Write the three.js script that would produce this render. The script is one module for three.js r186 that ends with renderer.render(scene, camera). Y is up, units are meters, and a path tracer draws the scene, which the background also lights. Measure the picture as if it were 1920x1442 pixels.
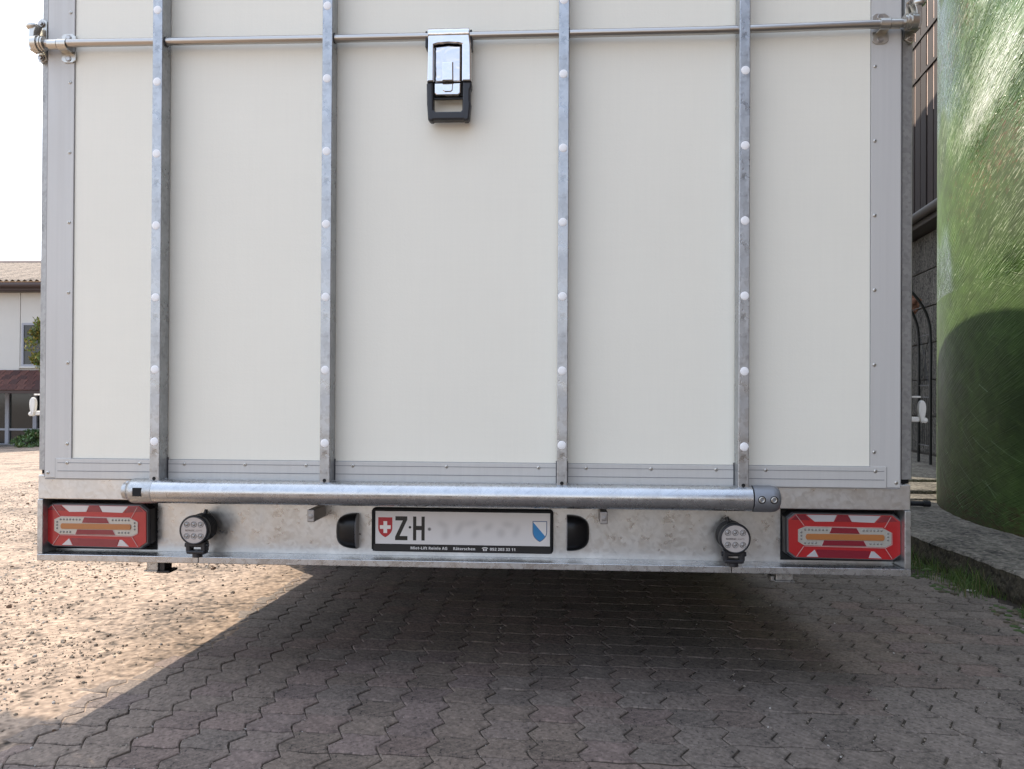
import * as THREE from 'three';
import { RoundedBoxGeometry } from 'three/addons/geometries/RoundedBoxGeometry.js';
import { mergeGeometries } from 'three/addons/utils/BufferGeometryUtils.js';

// ---------------------------------------------------------------- camera, sky, sun, exposure
const scene = new THREE.Scene();
const camera = new THREE.PerspectiveCamera(53.09, 1920 / 1442, 0.05, 400);
camera.position.set(0.2753, 0.85, 2.1803);
camera.up.set(-0.004785, 0.99997, 0.006016);
camera.lookAt(0.2169, 0.855727, 1.18204);
camera.setViewOffset(1920, 1442, 0, -13.8, 1920, 1442);
const renderer = new THREE.WebGLRenderer({ antialias: true });
renderer.setSize(1024, 769);
renderer.toneMapping = THREE.LinearToneMapping;
renderer.toneMappingExposure = 2.7;
renderer.shadowMap.enabled = true;

const SUN = new THREE.Vector3(-0.528, 0.665, -0.528).normalize();
{ // hazy bright sky, bluer away from the sun
  const W = 512, H = 256, d = new Float32Array(W * H * 4), v = new THREE.Vector3();
  const mix = (a, b, t) => a + (b - a) * t, sm = (a, b, x) => { const t = Math.min(1, Math.max(0, (x - a) / (b - a))); return t * t * (3 - 2 * t); };
  for (let j = 0; j < H; j++) for (let i = 0; i < W; i++) {
    const th = ((j + 0.5) / H - 0.5) * Math.PI, ph = ((i + 0.5) / W - 0.5) * 2 * Math.PI;
    v.set(Math.cos(th) * Math.cos(ph), Math.sin(th), Math.cos(th) * Math.sin(ph));
    const g = Math.max(-1, Math.min(1, v.dot(SUN))), el = Math.max(0, v.y);
    const t = sm(0, 0.75, Math.sqrt(el));
    const glow = Math.pow(Math.max(0, g), 5) * 0.55 + Math.pow(Math.max(0, g), 40) * 0.8 + 0.16 * Math.max(0, g);
    const k = 4 * (j * W + i);
    d[k] = mix(0.78, 0.385, t) + glow * 1.0; d[k + 1] = mix(0.78, 0.475, t) + glow * 0.97; d[k + 2] = mix(0.77, 0.65, t) + glow * 0.9; d[k + 3] = 1;
  }
  const sky = new THREE.DataTexture(d, W, H, THREE.RGBAFormat, THREE.FloatType);
  sky.mapping = THREE.EquirectangularReflectionMapping; sky.magFilter = THREE.LinearFilter; sky.needsUpdate = true;
  scene.background = sky; scene.environment = sky;
}
const sun = new THREE.DirectionalLight(new THREE.Color(1.0, 0.87, 0.71), 2.5);
sun.position.copy(SUN).multiplyScalar(40); sun.target.position.set(0, 0, 0);
sun.castShadow = true; sun.shadow.mapSize.set(4096, 4096);
Object.assign(sun.shadow.camera, { left: -26, right: 26, top: 26, bottom: -26, near: 1, far: 90 });
scene.add(sun, sun.target);

// ---------------------------------------------------------------- helpers
function rng(seed) { let a = seed >>> 0; return () => { a = (a + 0x6D2B79F5) >>> 0; let t = a; t = Math.imul(t ^ (t >>> 15), t | 1); t ^= t + Math.imul(t ^ (t >>> 7), t | 61); return ((t ^ (t >>> 14)) >>> 0) / 4294967296; }; }
const clamp = (x, a = 0, b = 1) => Math.min(b, Math.max(a, x));
const smooth = (a, b, x) => { const t = clamp((x - a) / (b - a)); return t * t * (3 - 2 * t); };
const lerp = (a, b, t) => a + (b - a) * t;
function hash2(x, y, s) { let h = Math.imul(x, 374761393) ^ Math.imul(y, 668265263) ^ Math.imul(s, 2147483647 ^ 0x5bd1e995); h = Math.imul(h ^ (h >>> 13), 1274126177); return ((h ^ (h >>> 16)) >>> 0) / 4294967296; }
function vnoise(x, y, s, px = 0, py = px) { // value noise, tiles every px (py) cells
  const xi = Math.floor(x), yi = Math.floor(y), fx = x - xi, fy = y - yi, u = fx * fx * (3 - 2 * fx), w = fy * fy * (3 - 2 * fy);
  const m = (a, p) => (p ? ((a % p) + p) % p : a);
  const a = hash2(m(xi, px), m(yi, py), s), b = hash2(m(xi + 1, px), m(yi, py), s), c = hash2(m(xi, px), m(yi + 1, py), s), d = hash2(m(xi + 1, px), m(yi + 1, py), s);
  return lerp(lerp(a, b, u), lerp(c, d, u), w);
}
function fbm(x, y, s, p = 0, oct = 4) { let v = 0, a = 0.5, t = 0; for (let o = 0; o < oct; o++) { v += a * vnoise(x, y, s + o * 17, p); t += a; x *= 2; y *= 2; p *= 2; a *= 0.5; } return v / t; }
function tex(n, fn, rep = [1, 1], srgb = false, h = n) { // fn(u, v) -> [r, g, b] in 0..1 (v up)
  const d = new Uint8Array(n * h * 4);
  for (let j = 0; j < h; j++) for (let i = 0; i < n; i++) { const c = fn(i / n, j / h, i, j), k = 4 * (j * n + i); d[k] = clamp(c[0]) * 255; d[k + 1] = clamp(c[1]) * 255; d[k + 2] = clamp(c[2]) * 255; d[k + 3] = 255; }
  const t = new THREE.DataTexture(d, n, h, THREE.RGBAFormat);
  t.wrapS = t.wrapT = THREE.RepeatWrapping; t.magFilter = THREE.LinearFilter; t.minFilter = THREE.LinearMipmapLinearFilter; t.generateMipmaps = true;
  t.repeat.set(rep[0], rep[1]); if (srgb) t.colorSpace = THREE.SRGBColorSpace; t.needsUpdate = true; return t;
}
const grey = (v) => [v, v, v];
function std(color, rough, o = {}) { const m = new THREE.MeshStandardMaterial({ roughness: rough, metalness: 0, ...o }); m.color.setRGB(...color); return m; }
function phys(color, rough, o = {}) { const m = new THREE.MeshPhysicalMaterial({ roughness: rough, metalness: 0, ...o }); m.color.setRGB(...color); return m; }
function boxUV(g) { // uv in metres by the dominant axis of each face
  if (g.index) g = g.toNonIndexed();
  g.computeVertexNormals !== undefined && !g.attributes.normal && g.computeVertexNormals();
  const p = g.attributes.position, uv = new Float32Array(p.count * 2), A = new THREE.Vector3(), B = new THREE.Vector3(), C = new THREE.Vector3();
  for (let i = 0; i < p.count; i += 3) {
    A.fromBufferAttribute(p, i); B.fromBufferAttribute(p, i + 1); C.fromBufferAttribute(p, i + 2);
    const n = B.clone().sub(A).cross(C.clone().sub(A)); const ax = Math.abs(n.x), ay = Math.abs(n.y), az = Math.abs(n.z);
    [A, B, C].forEach((q, k) => { const o = 2 * (i + k); if (az >= ax && az >= ay) { uv[o] = q.x; uv[o + 1] = q.y; } else if (ax >= ay) { uv[o] = q.z + 0.37; uv[o + 1] = q.y; } else { uv[o] = q.x; uv[o + 1] = q.z; } });
  }
  g.setAttribute('uv', new THREE.BufferAttribute(uv, 2)); return g;
}
function clean(g) { if (g.index) g = g.toNonIndexed(); for (const k of Object.keys(g.attributes)) if (!['position', 'normal', 'uv'].includes(k)) g.deleteAttribute(k); g.clearGroups?.(); return g; }
const merge = (a) => { a = (Array.isArray(a) ? a : [a]).map(clean); return a.length === 1 ? a[0] : mergeGeometries(a); };
const used = new Map();
function numbered(n) { const k = used.get(n) ?? 0; used.set(n, k + 1); return k ? `${n}_${String(k).padStart(3, '0')}` : n; }
function part(name, geos, mat, parent, label) { const m = new THREE.Mesh(merge(geos), mat); m.name = name; m.castShadow = m.receiveShadow = true; if (label) m.userData.label = label; parent.add(m); return m; }
function thing(name, label, category, pos = [0, 0, 0], group) { const o = new THREE.Group(); o.name = numbered(name); o.position.set(...pos); o.userData = { label, category }; if (group) o.userData.group = group; scene.add(o); return o; }
function structure(o, name) { o.name = name; o.userData.kind = 'structure'; o.castShadow = o.receiveShadow = true; scene.add(o); return o; }
function box(x0, x1, y0, y1, z0, z1, r = 0, seg = 2) {
  const w = x1 - x0, h = y1 - y0, d = z1 - z0;
  const g = r ? new RoundedBoxGeometry(w, h, d, seg, Math.min(r, w / 2.01, h / 2.01, d / 2.01)) : new THREE.BoxGeometry(w, h, d);
  g.translate((x0 + x1) / 2, (y0 + y1) / 2, (z0 + z1) / 2); return boxUV(g);
}
function cyl(a, b, r0, r1 = r0, seg = 24, open = false) { // from a to b
  const A = new THREE.Vector3(...a), B = new THREE.Vector3(...b), L = A.distanceTo(B), g = new THREE.CylinderGeometry(r1, r0, L, seg, 1, open);
  const q = new THREE.Quaternion().setFromUnitVectors(new THREE.Vector3(0, 1, 0), B.clone().sub(A).normalize());
  const uv = g.attributes.uv; for (let i = 0; i < uv.count; i++) uv.setXY(i, uv.getX(i) * 2 * Math.PI * Math.max(r0, r1), uv.getY(i) * L);
  g.applyQuaternion(q); const m = A.add(B).multiplyScalar(0.5); g.translate(m.x, m.y, m.z); return g.toNonIndexed();
}
function poly(pts, z0, z1, bevel = 0, holes = []) { // outline in x, y extruded from z0 to z1
  const s = new THREE.Shape(pts.map((p) => new THREE.Vector2(...p))); for (const h of holes) s.holes.push(new THREE.Path(h.map((p) => new THREE.Vector2(...p))));
  const g = new THREE.ExtrudeGeometry(s, { depth: z1 - z0 - bevel, bevelEnabled: bevel > 0, bevelThickness: bevel, bevelSize: bevel, bevelOffset: -bevel, bevelSegments: 2, curveSegments: 8 });
  g.translate(0, 0, z0); return boxUV(g);
}
function disc(x, y, z, r, depth, seg = 20) { return cyl([x, y, z], [x, y, z + depth], r, r, seg); }
function dome(x, y, z, r, h, seg = 14) { const g = new THREE.SphereGeometry(r, seg, 6, 0, Math.PI * 2, 0, Math.PI / 2); g.rotateX(Math.PI / 2); g.scale(1, 1, h / r); g.translate(x, y, z); return g.toNonIndexed(); }
function tubeAlong(pts, r, seg = 8, n = 40) { return new THREE.TubeGeometry(new THREE.CatmullRomCurve3(pts.map((p) => new THREE.Vector3(...p))), n, r, seg).toNonIndexed(); }
const G = (x) => { const d = Math.max(0, -x - 2); return -0.0492 * (d * d / (d + 0.8)) * (d > 16 ? 16 / d : 1); }; // the yard falls away to the left

// ---------------------------------------------------------------- materials
const galvField = (() => { // zinc spangle: crystals of different brightness, stains and scratches
  const N = 46, R = rng(5), pts = []; for (let j = 0; j < N; j++) for (let i = 0; i < N; i++) pts.push([(i + R()) / N, (j + R()) / N, R()]);
  const n = 512, f = new Float32Array(n * n);
  for (let y = 0; y < n; y++) for (let x = 0; x < n; x++) {
    const u = x / n + (fbm(x / n * 24, y / n * 24, 3, 24, 2) - 0.5) * 0.03, v = y / n + (fbm(x / n * 24, y / n * 24, 9, 24, 2) - 0.5) * 0.03; const ci = Math.floor(u * N), cj = Math.floor(v * N); let b = 9, val = 0;
    for (let dj = -1; dj <= 1; dj++) for (let di = -1; di <= 1; di++) { const p = pts[(((cj + dj) % N + N) % N) * N + ((ci + di) % N + N) % N]; let dx = u - p[0], dy = v - p[1]; dx -= Math.round(dx); dy -= Math.round(dy); const d = dx * dx + dy * dy; if (d < b) { b = d; val = p[2]; } }
    f[y * n + x] = val;
  }
  return (i, j) => f[(j & 511) * 512 + (i & 511)];
})();
const galvMap = tex(512, (u, v, i, j) => { const st = fbm(u * 5, v * 5, 21, 5, 5), dk = smooth(0.62, 0.74, fbm(u * 14, v * 14, 77, 14, 3)); const b = 0.79 + 0.2 * (galvField(i, j) - 0.5) + 0.22 * (st - 0.5) - 0.11 * dk; return [b * 0.985, b, b * 1.01]; }, [2.6, 2.6]);
const galvSoft = tex(512, (u, v, i, j) => { const st = fbm(u * 5, v * 5, 21, 5, 5), sc = smooth(0.8, 0.9, vnoise(u * 60 + v * 40, v * 14, 78, 0)); const b = 0.8 + 0.1 * (galvField(i, j) - 0.5) + 0.15 * (st - 0.5) - 0.06 * sc; return [b * 0.99, b, b * 1.005]; }, [2.6, 2.6]);
const galvRough = tex(512, (u, v, i, j) => grey(0.27 + 0.12 * galvField(i, j) + 0.3 * (fbm(u * 7, v * 7, 31, 7, 4) - 0.4)), [2.6, 2.6]);
const galvBump = tex(512, (u, v, i, j) => grey(0.5 + 0.5 * (fbm(u * 18, v * 18, 51, 18, 4) - 0.5) + 0.12 * galvField(i, j)), [2.6, 2.6]);
const M = {};
M.galv = std([0.585, 0.585, 0.575], 1, { metalness: 0.85, map: galvMap, roughnessMap: galvRough, bumpMap: galvBump, bumpScale: 0.0007 });
M.galvBright = std([0.64, 0.645, 0.65], 0.75, { metalness: 0.9, map: galvSoft, roughnessMap: galvRough, bumpMap: galvBump, bumpScale: 0.00025 });
M.cast = std([0.27, 0.28, 0.3], 0.5, { metalness: 0.7, bumpMap: galvBump, bumpScale: 0.0004 });
M.bar = M.galv.clone(); M.bar.color.setRGB(0.5, 0.505, 0.51); M.plate = M.galv.clone(); M.plate.color.setRGB(0.74, 0.725, 0.695); M.plate.map = galvSoft; M.plate.bumpScale = 0.0004;
const brush = tex(256, (u, v) => grey(0.94 + 0.035 * (vnoise(u * 90, v * 3, 4, 90, 3) - 0.5) + 0.1 * (fbm(u * 3, v * 3, 8, 3, 4) - 0.5)), [3, 0.8]);
const brushRough = tex(256, (u, v) => grey(0.45 + 0.1 * vnoise(u * 90, v * 4, 14, 90, 4) + 0.2 * fbm(u * 4, v * 4, 18, 4, 4)), [3, 0.8]);
M.alu = std([0.62, 0.605, 0.57], 1, { metalness: 0.25, map: brush, roughnessMap: brushRough });
M.aluSide = std([0.46, 0.45, 0.43], 0.55, { metalness: 0.5, map: galvMap });
const grp = tex(512, (u, v) => { const a = 0.965 + 0.012 * (vnoise(u * 256, v * 6, 2, 256, 6) - 0.5) + 0.008 * (vnoise(u * 8, v * 220, 6, 8, 220) - 0.5) + 0.05 * (fbm(u * 3, v * 3, 12, 3, 4) - 0.5); return [a, a, a * 0.995]; }, [1.2, 1.2]);
const grpBump = tex(512, (u, v) => grey(0.5 + 0.3 * (vnoise(u * 200, v * 200, 5, 200) - 0.5) + 0.6 * (fbm(u * 5, v * 5, 7, 5, 3) - 0.5)), [1.6, 1.6]);
M.panel = phys([0.9, 0.868, 0.755], 0.42, { map: grp, bumpMap: grpBump, bumpScale: 0.0005, specularIntensity: 0.7 });
M.sideWall = std([0.3, 0.3, 0.29], 0.6);
M.chrome = std([0.66, 0.645, 0.64], 0.17, { metalness: 1, bumpMap: tex(256, (u, v) => grey(fbm(u * 6, v * 6, 44, 6, 3)), [8, 8]), bumpScale: 0.0014 });
M.pad = std([0.62, 0.6, 0.595], 0.16, { metalness: 1, bumpMap: tex(256, (u, v) => { const a = fbm(u * 5, v * 5, 47, 5, 2); return grey(0.5 + 0.5 * Math.sin(a * 16)); }, [7, 7]), bumpScale: 0.0006 });
M.steel = std([0.46, 0.435, 0.405], 0.3, { metalness: 1, bumpMap: galvBump, bumpScale: 0.0003 });
M.zinc = std([0.55, 0.53, 0.48], 0.3, { metalness: 0.95, bumpMap: galvBump, bumpScale: 0.0004 });
M.black = phys([0.016, 0.016, 0.019], 0.42, { bumpMap: grpBump, bumpScale: 0.0004 });
M.holder = phys([0.009, 0.009, 0.01], 0.55, { specularIntensity: 0.4 });
M.blackGloss = phys([0.008, 0.008, 0.009], 0.3, { specularIntensity: 0.6 });
M.stub = std([0.36, 0.34, 0.32], 0.5, { metalness: 0.8, bumpMap: galvBump, bumpScale: 0.0005 });
M.dark = std([0.012, 0.012, 0.012], 0.9);
M.underside = std([0.05, 0.045, 0.04], 0.9);
M.seal = std([0.06, 0.06, 0.065], 0.7);
M.joint = std([0.3, 0.29, 0.28], 0.7);
M.groove = std([0.2, 0.2, 0.21], 0.7);
M.cap = phys([0.92, 0.91, 0.9], 0.4);
M.whitePlastic = phys([0.8, 0.78, 0.72], 0.4);
M.red = phys([0.43, 0.012, 0.016], 0.3, { clearcoat: 0.8, clearcoatRoughness: 0.06, map: tex(128, (u, v) => grey(0.86 + 0.14 * (((Math.floor(u * 64) + Math.floor(v * 64)) % 2) ? 1 : 0.4)), [10, 10]) });
M.maroon = phys([0.21, 0.008, 0.022], 0.25, { clearcoat: 0.9, clearcoatRoughness: 0.06 });
M.amber = phys([0.4, 0.15, 0.04], 0.35, { clearcoat: 0.7, clearcoatRoughness: 0.1 });
M.reflector = phys([0.55, 0.54, 0.55], 0.3, { clearcoat: 0.8, clearcoatRoughness: 0.05, metalness: 0.3 });
M.lens = phys([0.47, 0.45, 0.4], 0.3, { metalness: 0.3, clearcoat: 0.6, clearcoatRoughness: 0.1 });
M.cup = phys([0.27, 0.26, 0.25], 0.25, { metalness: 0.4, clearcoat: 0.8 });
M.rim = phys([0.12, 0.115, 0.115], 0.3, { clearcoat: 0.6 });
M.led = phys([0.2, 0.19, 0.17], 0.15, { clearcoat: 1 });
M.line = phys([0.6, 0.4, 0.38], 0.3, { clearcoat: 0.6 });
M.glass = phys([0.9, 0.92, 0.9], 0.06, { transmission: 1, thickness: 0 });

// ---------------------------------------------------------------- ground, gravel yard, paving
const gravelTex = (f, seed) => tex(1024, (u, v) => {
  const big = fbm(u * 6, v * 6, seed, 6, 5), fine = fbm(u * 90, v * 90, seed + 3, 90, 3), peb = vnoise(u * 130, v * 130, seed + 5, 130), dk = smooth(0.72, 0.86, vnoise(u * 46, v * 46, seed + 9, 46));
  return f(big, fine, peb, dk);
});
const gravelMap = gravelTex((b, f, p, d) => { const damp = smooth(0.44, 0.66, b), k = 0.53 + 1.0 * (f - 0.5) + 0.7 * (p - 0.5) - 0.4 * d - 0.34 * damp; return [0.71 * (0.5 + k), 0.58 * (0.49 + k), 0.465 * (0.475 + k)]; }, 11);
const gravelBump = gravelTex((b, f, p, d) => grey(0.35 * b + 0.45 * f + 0.3 * p - 0.1 * d), 11);
for (const t of [gravelMap, gravelBump]) t.repeat.set(1 / 1.7, 1 / 1.7);
M.gravel = std([0.43, 0.392, 0.362], 0.95, { map: gravelMap, bumpMap: gravelBump, bumpScale: 0.008 });
function sheet(x0, x1, nx, z0, z1, nz, h) { // y = h(x, z), uv in metres
  const P = [], U = [], I = []; const X = Array.isArray(x0) ? x0 : Array.from({ length: nx + 1 }, (_, i) => lerp(x0, x1, i / nx)), Z = Array.from({ length: nz + 1 }, (_, i) => lerp(z0, z1, i / nz));
  for (const z of Z) for (const x of X) { P.push(x, h(x, z), z); U.push(x, -z); }
  const n = X.length; for (let j = 0; j < Z.length - 1; j++) for (let i = 0; i < n - 1; i++) { const a = j * n + i; I.push(a, a + n, a + 1, a + 1, a + n, a + n + 1); }
  const g = new THREE.BufferGeometry(); g.setAttribute('position', new THREE.Float32BufferAttribute(P, 3)); g.setAttribute('uv', new THREE.Float32BufferAttribute(U, 2)); g.setIndex(I); g.computeVertexNormals(); return g;
}
structure(new THREE.Mesh(sheet(-160, 160, 320, -200, 120, 320, (x) => G(x) - 0.03), M.gravel), 'ground');

const edgeX = (z) => -0.93 - 0.13 * smooth(-0.5, 0.5, z) + 0.16 * (fbm(z * 1.7 + 9, 3.1, 6) - 0.5);
const gravelH = (x, z) => {
  const e = edgeX(z), d = e - x; // metres into the gravel
  const cover = smooth(-0.3, 0.2, d);
  const rut = -0.004 * Math.exp(-Math.pow((x + 1.85 - 0.25 * (z + 1) + 0.12 * Math.sin(z * 1.3)) / 0.2, 2)) + 0.02 * (fbm(x * 1.3 + 4, z * 0.6, 61, 0, 3) - 0.5) * smooth(0, 1, d);
  const n = 0.011 * (fbm(x * 9, z * 9, 62, 0, 3) - 0.55) + 0.006 * (fbm(x * 34, z * 34, 63, 0, 2) - 0.5);
  const rim = smooth(-6.2, -5.2, x) * smooth(-9, -8, z) * smooth(2, 1.4, z);
  return G(x) - 0.045 * (1 - rim) + lerp(-0.012, 0.0065, cover) + n * (0.35 + 0.75 * smooth(0, 0.5, d)) + rut;
};
structure(new THREE.Mesh(sheet(-6.4, -0.55, 240, -9.2, 2.1, 420, gravelH), M.gravel), 'gravel_yard');

// paving: zigzag concrete pavers laid in straight courses on a sand bed
const paving = structure(new THREE.Group(), 'paving');
const bedMap = tex(512, (u, v) => { const k = 0.45 + 0.7 * (fbm(u * 60, v * 60, 91, 60, 3) - 0.5) + 0.5 * (fbm(u * 5, v * 5, 95, 5, 4) - 0.5); return [k * 0.62, k * 0.56, k * 0.47]; }, [1.6, 1.6]);
M.bed = std([0.155, 0.13, 0.107], 1, { map: bedMap, bumpMap: bedMap, bumpScale: 0.006 });
part('sand_joint', sheet(-1.75, 2.3, 130, -6.5, 7, 420, (x, z) => -0.0036 + 0.003 * (fbm(x * 6, z * 6, 71, 0, 3) - 0.5)), M.bed, paving);
const PW = 0.1215, PD = 0.106, gap = 0.0017;
const sideZ = [[0, 0.002], [0.24, 0.0145], [0.62, -0.0135], [0.82, -0.0075], [1, 0.002]]; // zigzag end joint: [along depth, offset]
const rowX = [[0, 0], [0.2, -0.0048], [0.42, -0.0012], [0.68, 0.0052], [0.88, 0.0026], [1, 0]];
const outline = [];
for (const [t, o] of sideZ.slice(0, -1)) outline.push([-PW / 2 + o, -PD / 2 + t * PD]);
for (const [t, o] of rowX.slice(0, -1)) outline.push([-PW / 2 + t * PW + lerp(sideZ[4][1], sideZ[4][1], t), PD / 2 + o]);
for (const [t, o] of [...sideZ].reverse().slice(0, -1)) outline.push([PW / 2 + o, -PD / 2 + t * PD]);
for (const [t, o] of [...rowX].reverse().slice(0, -1)) outline.push([-PW / 2 + t * PW + sideZ[0][1], -PD / 2 + o]);
function paverGeo(seed) {
  const R = rng(seed), n = outline.length, ring = (inset, y, jit) => outline.map((p, i) => {
    const a = outline[(i + n - 1) % n], b = outline[(i + 1) % n]; let nx = b[1] - a[1], nz = -(b[0] - a[0]); const L = Math.hypot(nx, nz) || 1; nx /= L; nz /= L; // outward is +-; test against centre
    if (nx * p[0] + nz * p[1] < 0) { nx = -nx; nz = -nz; }
    const d = inset + jit * R(); return [p[0] - nx * d, y - jit * 0.3 * R(), p[1] - nz * d];
  });
  const base = ring(gap, -0.022, 0), mid = ring(gap, -0.0022, 0.0012), top = ring(gap + 0.0022, 0, 0.0024), ox = R(), oz = R();
  const P = [], U = []; const tri = (a, b, c) => { for (const q of [a, b, c]) { P.push(...q); U.push(q[0] + ox, q[2] + q[1] + oz); } };
  const order = (() => { const [a, b, c] = [top[0], top[4], top[9]]; return (b[0] - a[0]) * (c[2] - a[2]) - (b[2] - a[2]) * (c[0] - a[0]) < 0; })();
  const shape = THREE.ShapeUtils.triangulateShape(top.map((p) => new THREE.Vector2(p[0], p[2])), []);
  for (const [a, b, c] of shape) { const A = top[a], B = top[b], C = top[c]; const up = (B[2] - A[2]) * (C[0] - A[0]) - (B[0] - A[0]) * (C[2] - A[2]) > 0; up ? tri(A, B, C) : tri(A, C, B); }
  for (const [lo, hi] of [[mid, top], [base, mid]]) for (let i = 0; i < n; i++) { const k = (i + 1) % n; if (order) { tri(lo[i], hi[i], hi[k]); tri(lo[i], hi[k], lo[k]); } else { tri(lo[i], hi[k], hi[i]); tri(lo[i], lo[k], hi[k]); } }
  const g = new THREE.BufferGeometry(); g.setAttribute('position', new THREE.Float32BufferAttribute(P, 3)); g.setAttribute('uv', new THREE.Float32BufferAttribute(U, 2)); g.computeVertexNormals(); return g;
}
const paverGeos = Array.from({ length: 7 }, (_, i) => paverGeo(100 + i));
const speck = tex(512, (u, v) => { const f = fbm(u * 70, v * 70, 81, 70, 3), s = smooth(0.8, 0.9, vnoise(u * 170, v * 170, 83, 170)), k = smooth(0.8, 0.92, vnoise(u * 120, v * 120, 87, 120)), b = fbm(u * 6, v * 6, 85, 6, 4); const a = 0.6 + 0.6 * (f - 0.5) + 0.36 * s - 0.34 * k + 0.42 * (b - 0.5); return [a * 1.01, a, a * 0.98]; }, [1.7, 1.7]);
const speckBump = tex(512, (u, v) => grey(0.5 + 0.6 * (fbm(u * 80, v * 80, 81, 80, 3) - 0.5)), [1.7, 1.7]);
const paverMats = [[0.258, 0.203, 0.172], [0.25, 0.203, 0.172], [0.272, 0.202, 0.172], [0.245, 0.203, 0.174], [0.266, 0.202, 0.177], [0.264, 0.206, 0.167]].map((c) => std(c, 0.88, { map: speck, bumpMap: speckBump, bumpScale: 0.0026 }));
{
  const R = rng(7), list = [], tilt = 0.0225, cam = camera.position;
  for (let r = -27; r <= 17; r++) for (let c = -14; c <= 18; c++) {
    const z = r * PD, x = 0.213 + PW / 2 + c * PW + tilt * z;
    if (x < edgeX(z) - 0.62 || x > 2.12 - 0.1 * Math.max(0, -z - 1)) { R(); continue; }
    const dx = x - cam.x, dz = cam.z - z, u = (dx + 0.0585 * dz) / dz;
    const seen = Math.abs(u) < 0.68 && z < 0.55 && z > -1.75;
    list.push({ x, z, seen, d: Math.hypot(dx, dz) });
  }
  list.sort((a, b) => (b.seen - a.seen) || a.d - b.d);
  const rest = new Map();
  const tone = (x, z) => { const n = fbm(x * 1.6 + 20, z * 1.6 + 7, 66, 0, 3) + 0.35 * (R() - 0.5); return n < 0.4 ? 3 : n < 0.46 ? 1 : n < 0.53 ? 0 : n < 0.59 ? 4 : n < 0.66 ? 2 : 5; };
  list.forEach((p, i) => {
    const gi = Math.floor(R() * 7), mi = tone(p.x, p.z), y = (R() - 0.5) * 0.0026, rx = (R() - 0.5) * 0.02, rz = (R() - 0.5) * 0.02, ry = tilt + (R() - 0.5) * 0.03;
    if (i < 300) {
      const m = new THREE.Mesh(paverGeos[gi], paverMats[mi]); m.name = i ? `paver_${String(i).padStart(3, '0')}` : 'paver'; m.position.set(p.x, y, p.z); m.rotation.set(rx, ry, rz); m.castShadow = m.receiveShadow = true; paving.add(m);
    } else {
      const g = paverGeos[gi].clone(); g.applyMatrix4(new THREE.Matrix4().compose(new THREE.Vector3(p.x, y, p.z), new THREE.Quaternion().setFromEuler(new THREE.Euler(rx, ry, rz)), new THREE.Vector3(1, 1, 1)));
      if (!rest.has(mi)) rest.set(mi, []); rest.get(mi).push(g);
    }
  });
  const all = [], mats = []; for (const [mi, gs] of rest) { all.push(mergeGeometries(gs)); mats.push(paverMats[mi]); }
  const field = new THREE.Mesh(mergeGeometries(all, true), mats); field.name = 'paver_field'; field.userData.kind = 'stuff'; field.castShadow = field.receiveShadow = true; paving.add(field);
}
// loose stones of the yard and grit in the joints
function lump(seed, flat, detail = 1) { const g = new THREE.IcosahedronGeometry(1, detail), p = g.attributes.position, v = new THREE.Vector3(); for (let i = 0; i < p.count; i++) { v.fromBufferAttribute(p, i); const k = 0.72 + 0.55 * vnoise(v.x * 1.6 + seed * 7, v.y * 1.6 + v.z * 2.1, seed); v.multiplyScalar(k); v.y *= flat; p.setXYZ(i, v.x, v.y, v.z); } g.computeVertexNormals(); return g; }
function scatter(name, label, category, geo, mat, items, parent) {
  const m = new THREE.InstancedMesh(geo, mat, items.length), o = new THREE.Object3D(), c = new THREE.Color();
  items.forEach((t, i) => { o.position.set(t.x, t.y, t.z); o.rotation.set(t.rx ?? 0, t.ry ?? 0, t.rz ?? 0); o.scale.set(t.s, t.sy ?? t.s, t.sz ?? t.s); o.updateMatrix(); m.setMatrixAt(i, o.matrix); m.setColorAt(i, c.setRGB(...t.c)); });
  m.name = name; m.castShadow = m.receiveShadow = true; m.userData.kind = 'stuff'; if (label) { m.userData.label = label; m.userData.category = category; } (parent ?? scene).add(m); return m;
}
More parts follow.
